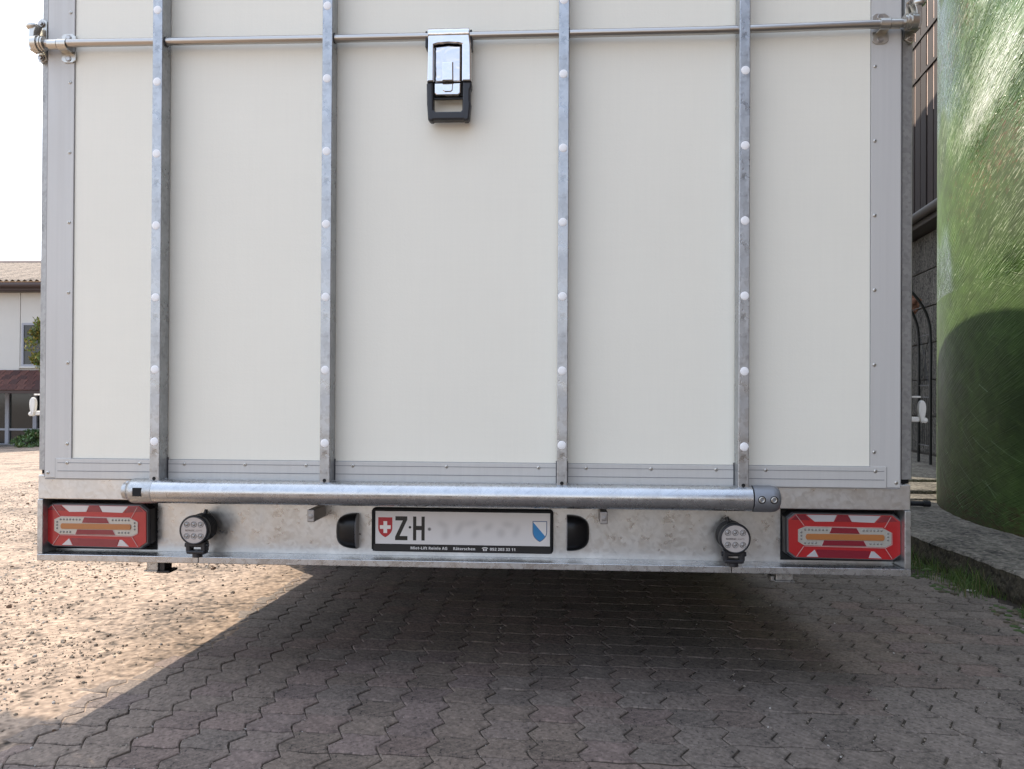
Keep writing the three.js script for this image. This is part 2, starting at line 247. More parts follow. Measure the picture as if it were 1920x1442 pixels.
{
  const R = rng(31), A = [[], [], []], stoneM = std([1, 1, 1], 0.92, { bumpMap: speckBump, bumpScale: 0.002 });
  for (let i = 0; i < 150000; i++) {
    const z = lerp(1.2, -8.5, Math.pow(R(), 1.5)), x = lerp(-0.72, -6, Math.pow(R(), 1.15)); const d = edgeX(z) - x;
    const patch = fbm(x * 1.4 + 3, z * 1.1, 64, 0, 3); if (d < 0.05 && R() > 0.1) continue; if (R() > smooth(-0.15, 0.55, d) * (0.25 + 1.2 * smooth(0.36, 0.62, patch)) + 0.05) continue;
    let s = 0.0012 + 0.0052 * Math.pow(R(), 4.6); if (R() < 0.0035 && d > 0.15) s = 0.007 + 0.01 * R() * R(); const k = 0.72 + 0.5 * R(), dark = R() < (s > 0.0068 ? 0.4 : 0.13);
    A[i % 3].push({ x, z, y: gravelH(x, z) + s * 0.22, s, sy: s * (0.6 + 0.5 * R()), rx: R() * 0.7, ry: R() * 6.28, rz: R() * 0.7, c: dark ? [0.14 * k, 0.08 * k, 0.045 * k] : R() < 0.12 ? [0.46 * k, 0.43 * k, 0.39 * k] : [0.33 * k, 0.262 * k, 0.195 * k] });
  }
  for (let k = 0; k < 3; k++) scatter(k ? `loose_gravel_${String(k).padStart(3, '0')}` : 'loose_gravel', 'loose tan gravel and dark clods strewn over the sunlit yard', 'gravel', lump(k + 1, 0.8, 1), stoneM, A[k]);
  const grit = [];
  for (let i = 0; i < 5200; i++) { // crumbs gather in the joints
    const row = R() < 0.35; const r = Math.floor(lerp(-18, 9, R())), c = Math.floor(lerp(-12, 18, R())); let z = row ? (r + 0.5) * PD + (R() - 0.5) * 0.008 : (r + R() - 0.5) * PD; let x = 0.213 + c * PW + 0.0225 * z; if (row) x += R() * PW; else { const t = z / PD - r + 0.5; x += (t < 0.22 ? lerp(0.002, 0.0125, t / 0.22) : t < 0.62 ? lerp(0.0125, -0.0115, (t - 0.22) / 0.4) : lerp(-0.0115, 0.002, (t - 0.62) / 0.38)) + (R() - 0.5) * 0.009; }
    if (fbm(x * 2, z * 2, 68, 0, 2) < 0.42 + 0.12 * R()) continue; const s = 0.0012 + 0.0028 * Math.pow(R(), 3), k = 0.6 + 0.7 * R(), out = R() < 0.06;
    if (out) { x += (R() - 0.5) * 0.1; z += (R() - 0.5) * 0.1; }
    grit.push({ x, z, y: out ? 0.0006 : -0.0028 + 0.002 * R(), s, ry: R() * 6, rx: R(), c: R() < 0.12 ? [0.55, 0.52, 0.48] : [0.26 * k, 0.22 * k, 0.175 * k] });
  }
  scatter('joint_grit', 'grit and dry crumbs lying in the joints of the paving', 'grit', lump(5, 0.7, 0), stoneM, grit);
}

// ---------------------------------------------------------------- raised concrete edge, steps, grass
const concMap = tex(512, (u, v) => { const f = fbm(u * 50, v * 50, 111, 50, 4), b = fbm(u * 4, v * 4, 115, 4, 4), s = smooth(0.78, 0.9, vnoise(u * 110, v * 110, 117, 110)); const a = 0.5 + 1.0 * (f - 0.5) + 0.5 * (b - 0.5) + 0.45 * s; return [a, a * 0.95, a * 0.87]; }, [1.1, 1.1]);
M.conc = std([0.285, 0.27, 0.245], 0.95, { map: concMap, bumpMap: concMap, bumpScale: 0.009 });
{ // kerb: rough old cast edge, broken along its rim
  const P = [], U = []; const nz = 260, prof = [[0.02, -0.06], [0.0, 0.01], [-0.004, 0.05], [0.002, 0.09], [0.0, 0.118], [0.012, 0.13], [0.05, 0.134], [0.16, 0.137], [0.4, 0.14], [0.8, 0.14], [1.6, 0.14], [6.6, 0.14]];
  for (let j = 0; j <= nz; j++) { const z = lerp(-3.35, 4.5, j / nz), fx = 2.162 + 0.02 * smooth(-2, -1, z) + 0.028 * (fbm(z * 3, 1.5, 41) - 0.5) + 0.02 * (fbm(z * 22, 4.5, 42, 0, 3) - 0.5); prof.forEach(([o, y], k) => { const r = 0.009 * (fbm(z * 30, k * 1.7 + o * 20, 43, 0, 3) - 0.5); P.push(fx + o + (o < 0.3 ? r : 0), y + (k > 4 ? 0.012 * (fbm(z * 12, (fx + o) * 12, 44, 0, 3) - 0.5) : r), z); U.push(o + y, z); }); }
  const n = prof.length, K = structure(new THREE.Group(), 'kerb'), mk = (a0, a1) => { const I = []; for (let j = 0; j < nz; j++) for (let i = a0; i < a1; i++) { const a = j * n + i; I.push(a, a + 1, a + n, a + 1, a + n + 1, a + n); } const g = new THREE.BufferGeometry(); g.setAttribute('position', new THREE.Float32BufferAttribute(P, 3)); g.setAttribute('uv', new THREE.Float32BufferAttribute(U, 2)); g.setIndex(I); g.computeVertexNormals(); return g; };
  M.concDS = M.conc.clone(); M.concDS.side = THREE.DoubleSide; M.kerbFace = M.concDS.clone(); M.kerbFace.color.setRGB(0.13, 0.12, 0.095);  // kerb face coloured darker than its top
  part('kerb_top', mk(4, n - 1), M.concDS, K); part('kerb_face', mk(0, 4), M.kerbFace, K, 'dark face of the kerb');

}
{ const b = (x0, x1, y1, z0, z1) => { const g = box(x0, x1, -0.1, y1, z0, z1, 0.012); return g; };
  const st = structure(new THREE.Group(), 'steps');
  part('step', b(2.1, 4.5, 0.152, -3.62, -3.352), M.conc, st); part('step', b(2.1, 4.5, 0.178, -4.2, -3.6215), M.conc, st); part('landing', b(1.6, 8, 0.2, -12, -4.2015), M.conc, st); }
{
  const R = rng(55), items = [], blade = new THREE.BufferGeometry(), P = [], w = 0.045; // one bent blade, unit height
  const row = [[0, 0, w], [0.4, 0.06, w * 0.9], [0.75, 0.22, w * 0.6], [1, 0.45, 0.002]];
  for (let i = 0; i < 3; i++) { const [y0, b0, w0] = row[i], [y1, b1, w1] = row[i + 1]; P.push(-w0, y0, b0, w0, y0, b0, w1, y1, b1, -w0, y0, b0, w1, y1, b1, -w1, y1, b1); }
  blade.setAttribute('position', new THREE.Float32BufferAttribute(P, 3)); blade.computeVertexNormals();
  for (let i = 0; i < 7800; i++) {
    const z = lerp(-2.3, 1.6, R()), strip = 2.172 - z * 0 - Math.pow(R(), 1.6) * lerp(0.16, 0.1, smooth(-1.7, -0.9, z)) * (0.6 + 0.9 * fbm(z * 4, 2, 46)); const tuft = fbm(z * 7, strip * 14, 47, 0, 2); if (tuft < 0.4 + 0.25 * R()) continue;
    const h = (0.015 + 0.05 * Math.pow(R(), 1.7)) * (0.5 + 1.3 * smooth(0.4, 0.72, tuft)) + (R() < 0.03 ? 0.045 : 0); const g = R(); items.push({ x: strip, z, y: -0.006, s: 0.02 + 0.03 * R(), sy: h, sz: h * (0.4 + R()), ry: R() * 6.28, rx: (R() - 0.5) * 0.5, c: g < 0.12 ? [0.2, 0.17, 0.07] : [0.055 + 0.05 * g, 0.115 + 0.06 * g, 0.022] });
  }
  const gm = phys([1, 1, 1], 0.8, { side: THREE.DoubleSide, transmission: 0.3, thickness: 0 }); scatter('grass', 'low ragged grass and moss growing along the foot of the kerb', 'grass', blade, gm, items);
  const moss = []; for (let i = 0; i < 900; i++) { const z = lerp(-2.2, 1.5, R()), x = 2.165 - Math.pow(R(), 1.3) * 0.2; if (fbm(z * 5, x * 9, 48, 0, 3) < 0.47) continue; const s = 0.006 + 0.012 * R(), k = 0.7 + 0.6 * R(); moss.push({ x, z, y: 0, s, sy: s * 0.5, ry: R() * 6, c: R() < 0.4 ? [0.1 * k, 0.085 * k, 0.055 * k] : [0.06 * k, 0.095 * k, 0.03 * k] }); }
  scatter('moss', 'dark moss and soil crumbs between grass and paving', 'moss', lump(9, 0.8, 1), std([1, 1, 1], 1), moss);
}
{ const s = part('pale_scrap', poly([[-0.02, -0.006], [0.012, -0.01], [0.023, 0.001], [0.006, 0.008], [-0.016, 0.006]], 0, 0.003, 0.001), std([0.6, 0.57, 0.5], 0.8), scene); s.rotation.x = -Math.PI / 2 + 0.12; s.position.set(2.098, 0.004, -1.33); s.userData = { label: 'small pale scrap lying on the paving beside the grass', category: 'litter' }; }
{ const p = part('drain_pipe', [tubeAlong([[2.15, 0.168, -3.02], [2.5, 0.166, -3.0], [2.66, 0.165, -2.985]], 0.017, 12, 20), cyl([2.66, 0.165, -2.985], [2.7, 0.164, -2.98], 0.021, 0.021, 14)], M.black, scene); p.userData = { label: 'black plastic pipe end lying before the lit steps by the tank', category: 'pipe' }; }

// ---------------------------------------------------------------- the box trailer, seen square from behind
const T = thing('box_trailer', 'white box trailer with galvanised rear bumper, tail lights and lifting ramp door', 'trailer');
const ROOF = 3.06, FRONT = -4.82;
// body
part('rear_panel', box(-1.19, 1.19, 0.6, ROOF - 0.04, -0.03, -0.003), M.panel, T, 'off-white rear ramp panel');
{ // light galvanised frame strips round the panel, screwed on
  part('frame_strip', box(-1.2265, -1.1466, 0.6045, ROOF - 0.02, -0.012, 0.001, 0.001), M.alu, T);
  part('frame_strip', box(1.1395, 1.2195, 0.6035, ROOF - 0.02, -0.012, 0.001, 0.001), M.alu, T);
  part('frame_strip', box(-1.193, 1.182, 0.6025, 0.6605, -0.012, 0.0035, 0.001), M.alu, T);
  part('frame_strip', box(-1.2, 1.2, ROOF - 0.075, ROOF - 0.02, -0.012, 0.004, 0.001), M.alu, T);
  part('strip_groove', [box(-1.186, 1.176, 0.6478, 0.6492, 0.0036, 0.0041), box(-1.186, 1.176, 0.6238, 0.6254, 0.0036, 0.0041)], M.groove, T);
  part('seal', [box(-1.1463, 1.1392, 0.6607, 0.6618, -0.004, 0.0005), box(-1.1463, -1.1453, 0.6627, ROOF - 0.08, -0.004, 0.0003), box(1.1382, 1.1392, 0.6627, ROOF - 0.08, -0.004, 0.0003), box(-1.2265, 1.2195, 0.5995, 0.6026, -0.01, 0.0004), box(-1.1945, -1.1932, 0.6045, 0.6605, -0.004, 0.0022), box(1.1822, 1.1835, 0.6045, 0.6605, -0.004, 0.0022), box(-1.2285, -1.2267, 0.605, ROOF - 0.03, -0.02, 0.0002), box(1.2197, 1.2215, 0.605, ROOF - 0.03, -0.02, 0.0002)], M.joint, T);
}
for (const s of [-1, 1]) {
  const pr = [[s * 1.229, -0.06], [s * 1.264, -0.06], [s * 1.264, -0.03], [s * 1.258, -0.02], [s * 1.229, -0.012]].map(([x, z]) => [x, -z]);
  const sh = new THREE.Shape(pr.map((p) => new THREE.Vector2(...p))), g = new THREE.ExtrudeGeometry(sh, { depth: ROOF - 0.02 - 0.625, bevelEnabled: false }); g.rotateX(-Math.PI / 2); g.scale(1, 1, 1);
  g.translate(0, 0.625, 0); // shape y became -z
  part('corner_post', boxUV(g), M.aluSide, T);
  part('side_wall', box(s * 1.262 < 0 ? -1.262 : 1.225, s < 0 ? -1.225 : 1.262, 0.625, ROOF - 0.02, FRONT, -0.0605), M.sideWall, T);
  part('side_rail', (() => { const g = poly([[0.0, 0.362], [1.77, 0.49], [4.8, 0.49], [4.8, 0.62], [0, 0.62]], 0, 0.03); g.rotateY(Math.PI / 2); g.translate(s < 0 ? -1.25 : 1.22, 0, -0.0755); return boxUV(g); })(), M.galv, T);
}
part('roof', box(-1.27, 1.27, ROOF - 0.0195, ROOF + 0.02, FRONT - 0.02, 0.01, 0.01), M.panel, T);
part('front_wall', box(-1.2245, 1.2245, 0.6255, ROOF - 0.022, FRONT, FRONT + 0.04), M.panel, T);
part('floor', box(-1.2195, 1.2195, 0.545, 0.5985, FRONT, -0.0755), M.underside, T);
part('chassis_member', [-0.55, 0.55].map((x) => box(x - 0.03, x + 0.03, 0.42, 0.5445, FRONT, -0.08)).concat([-1.1, -2.5, -3.9].map((z) => box(-1.2, 1.2, 0.46, 0.5435, z - 0.02, z + 0.02))), M.galv, T);
for (const s of [-1, 1]) for (const z of [-2.2, -2.95]) {
  const w = new THREE.Group(); w.name = 'wheel'; w.position.set(s * 1.08, 0.29, z); T.add(w);
  const tg = new THREE.TorusGeometry(0.21, 0.085, 16, 40); tg.rotateY(Math.PI / 2); tg.scale(1.15, 1, 1); part('tyre', tg, M.black, w);
  part('rim', [cyl([-0.05, 0, 0], [0.05, 0, 0], 0.16, 0.16, 28), cyl([s * 0.04, 0, 0], [s * 0.075, 0, 0], 0.05, 0.04, 16)], M.galv, w);
}
for (const s of [-1, 1]) part('mudguard', (() => { const g = poly([[1.77, 0.12], [1.82, 0.12], [1.86, 0.5], [1.95, 0.6], [3.2, 0.6], [3.33, 0.5], [3.38, 0.12], [3.42, 0.12], [3.38, 0.63], [1.82, 0.63], [1.77, 0.55]], 0, 0.22); g.rotateY(Math.PI / 2); g.translate(s < 0 ? -1.252 : 1.032, 0, 0); return boxUV(g); })(), M.black, T);
part('added_shade_box', box(-0.5, 1.15, 0.14, 0.455, -2.4, -1.72, 0.01), M.dark, T);  // unseen box added to keep light out from under the trailer
for (const s of [-1, 1]) part('added_flap', box(s < 0 ? -1.22 : 0.85, s < 0 ? -0.85 : 1.22, 0.1, 0.5, -1.765, -1.755), M.black, T);  // unseen flaps, added to block light beneath the floor
part('axle', [cyl([-1.05, 0.29, -2.2], [1.05, 0.29, -2.2], 0.035), cyl([-1.05, 0.29, -2.95], [1.05, 0.29, -2.95], 0.035)], M.galv, T);
part('drawbar', [box(-0.06, 0.06, 0.42, 0.52, -6.3, FRONT), cyl([0, 0.47, -6.4], [0, 0.47, -6.3], 0.05)], M.galv, T);

// rear bumper: an open channel with the lamps inside
const bump = new THREE.Group(); bump.name = 'rear_bumper'; T.add(bump);
part('top_plate', box(-1.2505, 1.2505, 0.5405, 0.6115, -0.0745, -0.0045, 0.003), M.plate, bump);
part('back_plate', box(-1.2325, 1.2325, 0.37, 0.5395, -0.078, -0.072), M.plate, bump);
for (const [a, b] of [[-1.2505, -0.763], [-0.7617, 0.7637], [0.765, 1.2505]]) part('lip', box(a, b, 0.3595, 0.379, -0.0715, -0.001, 0.002), M.galvBright, bump);
for (const s of [-1, 1]) part('end_plate', box(s < 0 ? -1.2505 : 1.2335, s < 0 ? -1.2335 : 1.2505, 0.3795, 0.54, -0.0715, -0.0015, 0.002), M.galv, bump);
part('corner_gap', box(-1.256, -1.2305, 0.6118, 0.6248, -0.05, -0.03), M.dark, bump); part('corner_gap', box(1.2225, 1.256, 0.6118, 0.6248, -0.05, -0.03), M.dark, bump);

// ramp hinge tube along the foot of the door
const tube = new THREE.Group(); tube.name = 'hinge_tube'; T.add(tube);
const TY = 0.5735, TZ = 0.036, TR = 0.0345;
part('tube_body', cyl([-0.905, TY, TZ], [0.806, TY, TZ], TR, TR, 64), M.galvBright, tube);
{ // left end: thicker sleeve with a square hole, and the pivot stub behind it
  const prof = [[0, -0.043], [0.027, -0.043], [0.0345, -0.032], [0.0355, -0.028], [0.0355, 0.033], [0.0345, 0.035]].map(([r, y]) => new THREE.Vector2(r, y));
  const g = new THREE.LatheGeometry(prof, 48); g.rotateZ(-Math.PI / 2); g.translate(-0.905, TY, TZ); part('sleeve', g, M.galv, tube);
  part('square_hole', (() => { const b = box(-0.9205, -0.8955, TY - 0.0115, TY + 0.0125, TZ + 0.02, TZ + 0.0362); return b; })(), M.dark, tube);
  part('pivot_stub', [cyl([-0.972, TY - 0.002, 0.018], [-0.94, TY - 0.002, 0.018], 0.024, 0.026, 24), dome(-0.957, TY + 0.02, 0.03, 0.008, 0.006)], M.galv, tube);
}
{ // right end: dark cast clamp with two socket screws
  const prof = [[0, 0.0365], [0.02, 0.0362], [0.0295, 0.032], [0.0345, 0.023], [0.0362, 0.012], [0.0362, -0.036], [0.035, -0.0375], [0, -0.0375]].map(([r, y]) => new THREE.Vector2(r, y));
  const g = new THREE.LatheGeometry(prof, 48); g.rotateZ(-Math.PI / 2); g.translate(0.847, TY - 0.0005, TZ); part('clamp', g, M.cast, tube);
  for (const x of [0.8275, 0.8595]) {
    part('screw_recess', new THREE.TorusGeometry(0.0092, 0.0013, 8, 28).translate(x, TY + 0.001, TZ + 0.0358), M.dark, tube);
    part('socket_screw', [new THREE.TorusGeometry(0.0064, 0.0021, 8, 24).translate(x, TY + 0.001, TZ + 0.0362), disc(x, TY + 0.001, TZ + 0.031, 0.005, 0.0042, 6)], M.zinc, tube);
  }
}
// four upright square tubes on the ramp, with white caps over their screws
const barX = [-0.869, -0.3758, 0.2903, 0.7836];
const capGeo = dome(0, 0, 0, 0.0119, 0.002, 24), weldRnd = rng(77);
barX.forEach((x, bi) => {
  const bar = new THREE.Group(); bar.name = 'ramp_bar'; bar.position.set(x, 0, 0); T.add(bar);
  part('square_tube', box(-0.0147, 0.0147, 0.601, ROOF - 0.09, 0.001, 0.05, 0.0025, 3), M.bar, bar);
  for (let k = -5; k < 6; k++) { const y = 1.7437 - 0.2056 * k; if (y > ROOF - 0.12) continue; const m = part('screw_cap', capGeo.clone().translate(-0.0005 + (bi === 3 ? 0.002 : bi === 2 ? -0.0006 : 0), y, 0.0499), M.cap, bar); m.userData.label = 'round white screw cap'; }
  part('drain_hole', disc(-0.0005, 0.6105, 0.0493, 0.0052, 0.0009, 18), M.dark, bar);
  const w = []; for (let i = 0; i < 16; i++) { const a = i / 16; const side = i < 9; const wx = side ? lerp(-0.016, 0.017, i / 8) : 0.0155; const wz = side ? 0.049 : lerp(0.048, 0.012, (i - 9) / 6); const g = lump(i + bi * 20, 0.8, 1).toNonIndexed(); g.scale(0.0042 + 0.0022 * weldRnd(), 0.0035, 0.0042); g.translate(wx, 0.6005 + (wz > 0.04 ? -0.003 : 0.004) + 0.002 * weldRnd(), wz + 0.001); w.push(g); }
  part('weld_bead', w, M.galv, bar);
  part('bar_seal', [box(-0.0172, -0.0149, 0.604, 0.668, 0.0012, 0.005), box(0.0149, 0.0172, 0.604, 0.668, 0.0012, 0.005)], M.seal, bar);
});
// locking rod right across the door
part('locking_rod', [cyl([-1.222, 1.869, 0.03], [-0.3, 1.8645, 0.03], 0.0113, 0.0113, 24), cyl([-0.3, 1.8645, 0.03], [0.7, 1.864, 0.03], 0.0113, 0.0113, 24), cyl([0.7, 1.864, 0.03], [1.23, 1.8725, 0.03], 0.0113, 0.0113, 24)], M.steel, T);
part('rod_bush', [barX[0], barX[1], barX[2]].map((x) => cyl([x + 0.0149, 1.8655, 0.03], [x + 0.0162, 1.8655, 0.03], 0.0145, 0.0145, 20)), M.seal, T);
for (const s of [-1, 1]) {
  const x = s < 0 ? -1.162 : 1.162, y = s < 0 ? 1.8655 : 1.871;
  const b = new THREE.Group(); b.name = 'rod_bracket'; b.position.set(x, y, 0); T.add(b);
  const oct = (cy, h) => [[-0.012, cy + h], [0.012, cy + h], [0.0215, cy + h * 0.55], [0.0215, cy - h], [-0.0215, cy - h], [-0.0215, cy + h * 0.55]];
  part('bracket_plate', [poly(oct(0.026, 0.016), 0.0015, 0.0055, 0.0008), poly(oct(0.026, 0.016).map(([a, c]) => [-a, -c]), 0.0015, 0.0055, 0.0008)], M.zinc, b);
  const arc = []; for (let i = 0; i <= 12; i++) { const a = -Math.PI / 2 + Math.PI * i / 12; arc.push([Math.cos(a) * 0.0165 + 0.028, Math.sin(a) * 0.0165]); } for (let i = 12; i >= 0; i--) { const a = -Math.PI / 2 + Math.PI * i / 12; arc.push([Math.cos(a) * 0.0128 + 0.028, Math.sin(a) * 0.0128]); }
  part('rod_strap', (() => { const g = poly([[0.002, 0.0165], ...arc.slice(0, 13).reverse(), [0.002, -0.0165], [0.002, -0.0128], ...arc.slice(13).reverse(), [0.002, 0.0128]], 0, 0.026); g.rotateY(-Math.PI / 2); g.translate(0.013, 0, 0); return boxUV(g); })(), M.zinc, b);
  for (const dy of [0.031, -0.031]) part('bolt_head', [new THREE.TorusGeometry(0.0072, 0.0016, 6, 20).translate(0, dy, 0.0062), disc(0, dy, 0.005, 0.0062, 0.0034, 6)], M.steel, b);
  part('spacer_ring', cyl([s * 0.0155, 0, 0.03], [s * 0.042, 0, 0.03], 0.0135, 0.0135, 20), M.zinc, b);
  // cam lock at the corner of the body
  const k = new THREE.Group(); k.name = 'cam_lock'; k.position.set(s < 0 ? -1.2475 : 1.2435, s < 0 ? 1.883 : 1.889, 0); T.add(k);
  part('lock_plate', [poly([[-0.012 * s, 0.068], [0.004 * s, 0.078], [0.014 * s, 0.07], [0.014 * s, -0.05], [0.004 * s, -0.056], [-0.012 * s, -0.046]].map(([a, c]) => [a, c]), -0.014, -0.004, 0.001)], M.zinc, k);
  for (const dy of [0.06, -0.041]) part('lock_bolt', [disc(0.003 * s, dy, -0.004, 0.0095, 0.005, 18), disc(0.003 * s, dy, 0.001, 0.0062, 0.005, 6)], M.steel, k);
  part('lock_pawl', [poly([[-0.004 * s, 0.046], [0.012 * s, 0.05], [0.019 * s, 0.03], [0.02 * s, -0.012], [0.008 * s, -0.03], [-0.006 * s, -0.03], [-0.002 * s, -0.008], [0.006 * s, 0.0], [0.004 * s, 0.022]], 0.004, 0.03, 0.0015), poly([[0.002 * s, -0.012], [0.017 * s, -0.018], [0.012 * s, -0.034], [-0.002 * s, -0.03]], 0.006, 0.036, 0.0015)], M.zinc, k);
  part('pawl_knob', (() => { const g = new THREE.SphereGeometry(1, 18, 12); g.scale(0.0185, 0.0115, 0.015); g.translate(0.014 * s, 0.041, 0.022); return g; })(), M.zinc, k);
  part('rod_cam', [cyl([-0.03 * s, -0.014, 0.03], [-0.008 * s, -0.014, 0.03], 0.019, 0.019, 24), cyl([-0.024 * s, -0.014, 0.03], [-0.02 * s, -0.014, 0.03], 0.0215, 0.0215, 24), cyl([-0.014 * s, -0.014, 0.03], [0.004 * s, -0.014, 0.03], 0.0235, 0.021, 24)], M.zinc, k);
  // white catch on the flank
  const c = new THREE.Group(); c.name = 'flank_catch'; c.position.set(s < 0 ? -1.332 : 1.36, 0.81, s < 0 ? -0.1 : -0.185); c.scale.setScalar(s < 0 ? 0.72 : 0.85); T.add(c);
  const drop = []; for (let i = 0; i < 24; i++) { const a = i / 24 * 2 * Math.PI, y = Math.sin(a) * 0.04, r = 0.0125 + 0.005 * Math.sin(a); drop.push([Math.cos(a) * r * s, y]); }
  part('catch_lever', poly(s < 0 ? drop.reverse() : drop, 0, 0.014, 0.004), M.whitePlastic, c);
  part('catch_base', [box(Math.min(-0.1 * s, -0.005 * s), Math.max(-0.1 * s, -0.005 * s), -0.036, -0.018, -0.01, 0.004, 0.004), dome(0.012 * s, -0.03, 0.004, 0.01, 0.006)], M.whitePlastic, c);
  part('catch_hood', [box(Math.min(-0.1 * s, -0.002 * s), Math.max(-0.1 * s, -0.002 * s), 0.049, 0.055, -0.01, 0.006, 0.002)], M.whitePlastic, c);
}
// door latch: chrome over-centre pad with a black pull loop
{
  const L = new THREE.Group(); L.name = 'door_latch'; L.position.set(-0.0335, 1.865, 0); T.add(L);
  const k = 0.000312, X = (z) => (z - 757) * k, Y = (z) => (225 - z) * k; // drawn from its face: widths in thirds of a millimetre
  const frame = [[572, 186], [944, 182], [962, 330], [966, 655], [880, 655], [880, 325], [850, 316], [755, 310], [660, 316], [630, 325], [630, 655], [566, 655], [572, 330]];
  const loop = [[566, 655], [618, 655], [618, 790], [626, 792]];
  part('latch_body', poly(frame.map(([a, b]) => [X(a), Y(b)]).reverse(), 0.022, 0.046, 0.004), M.chrome, L);
  part('latch_flank', [box(X(566), X(580), Y(655), Y(190), 0.004, 0.03, 0.002), box(X(948), X(962), Y(655), Y(190), 0.004, 0.03, 0.002), cyl([X(575), 0.003, 0.031], [X(942), 0.003, 0.031], 0.0172, 0.0172, 24)], M.chrome, L);
  part('hinge_clip', box(X(545), X(565), Y(340), Y(188), 0.006, 0.04, 0.004), M.black, L); part('hinge_clip', box(X(948), X(970), Y(350), Y(182), 0.006, 0.04, 0.004), M.black, L);
  part('latch_well', poly([[X(622), Y(330)], [X(622), Y(770)], [X(888), Y(770)], [X(888), Y(330)]], 0.012, 0.03), M.dark, L);
  part('latch_pad', poly([[X(640), Y(336)], [X(755), Y(325)], [X(868), Y(336)], [X(868), Y(652)], [X(640), Y(652)]].reverse(), 0.03, 0.04, 0.003), M.pad, L);
  part('latch_tongue', [poly([[X(632), Y(662)], [X(868), Y(662)], [X(868), Y(750)], [X(850), Y(770)], [X(650), Y(770)], [X(632), Y(750)]].reverse(), 0.03, 0.038, 0.003), poly([[X(702), Y(478)], [X(802), Y(478)], [X(804), Y(650)], [X(702), Y(650)]].reverse(), 0.038, 0.046, 0.003), poly([[X(704), Y(672)], [X(800), Y(672)], [X(796), Y(728)], [X(778), Y(742)], [X(726), Y(742)], [X(706), Y(728)]].reverse(), 0.037, 0.041, 0.002)], M.chrome, L);
  const out = [[560, 664], [575, 655], [620, 655], [620, 792], [888, 792], [888, 655], [950, 655], [968, 668], [968, 705], [956, 730], [956, 830], [962, 850], [950, 985], [935, 1004], [905, 1004], [896, 996], [625, 996], [615, 1006], [592, 1004], [574, 988], [564, 850]];
  const hole = [[640, 794], [630, 900], [645, 920], [872, 920], [884, 905], [884, 794]];
  part('pull_loop', [poly([[560, 664], [575, 655], [620, 655], [626, 905], [645, 920], [872, 920], [884, 905], [888, 655], [950, 655], [968, 668], [968, 705], [956, 730], [956, 830], [962, 850], [950, 985], [935, 1004], [905, 1004], [896, 996], [625, 996], [615, 1006], [592, 1004], [574, 988], [564, 850]].map(([a, b]) => [X(a), Y(b)]).reverse(), 0.018, 0.042, 0.005), box(X(618), X(890), Y(796), Y(782), 0.02, 0.03, 0.002)], M.black, L);
  part('latch_base', box(X(590), X(940), Y(760), Y(200), 0.0012, 0.0115, 0.002), M.steel, L);
}
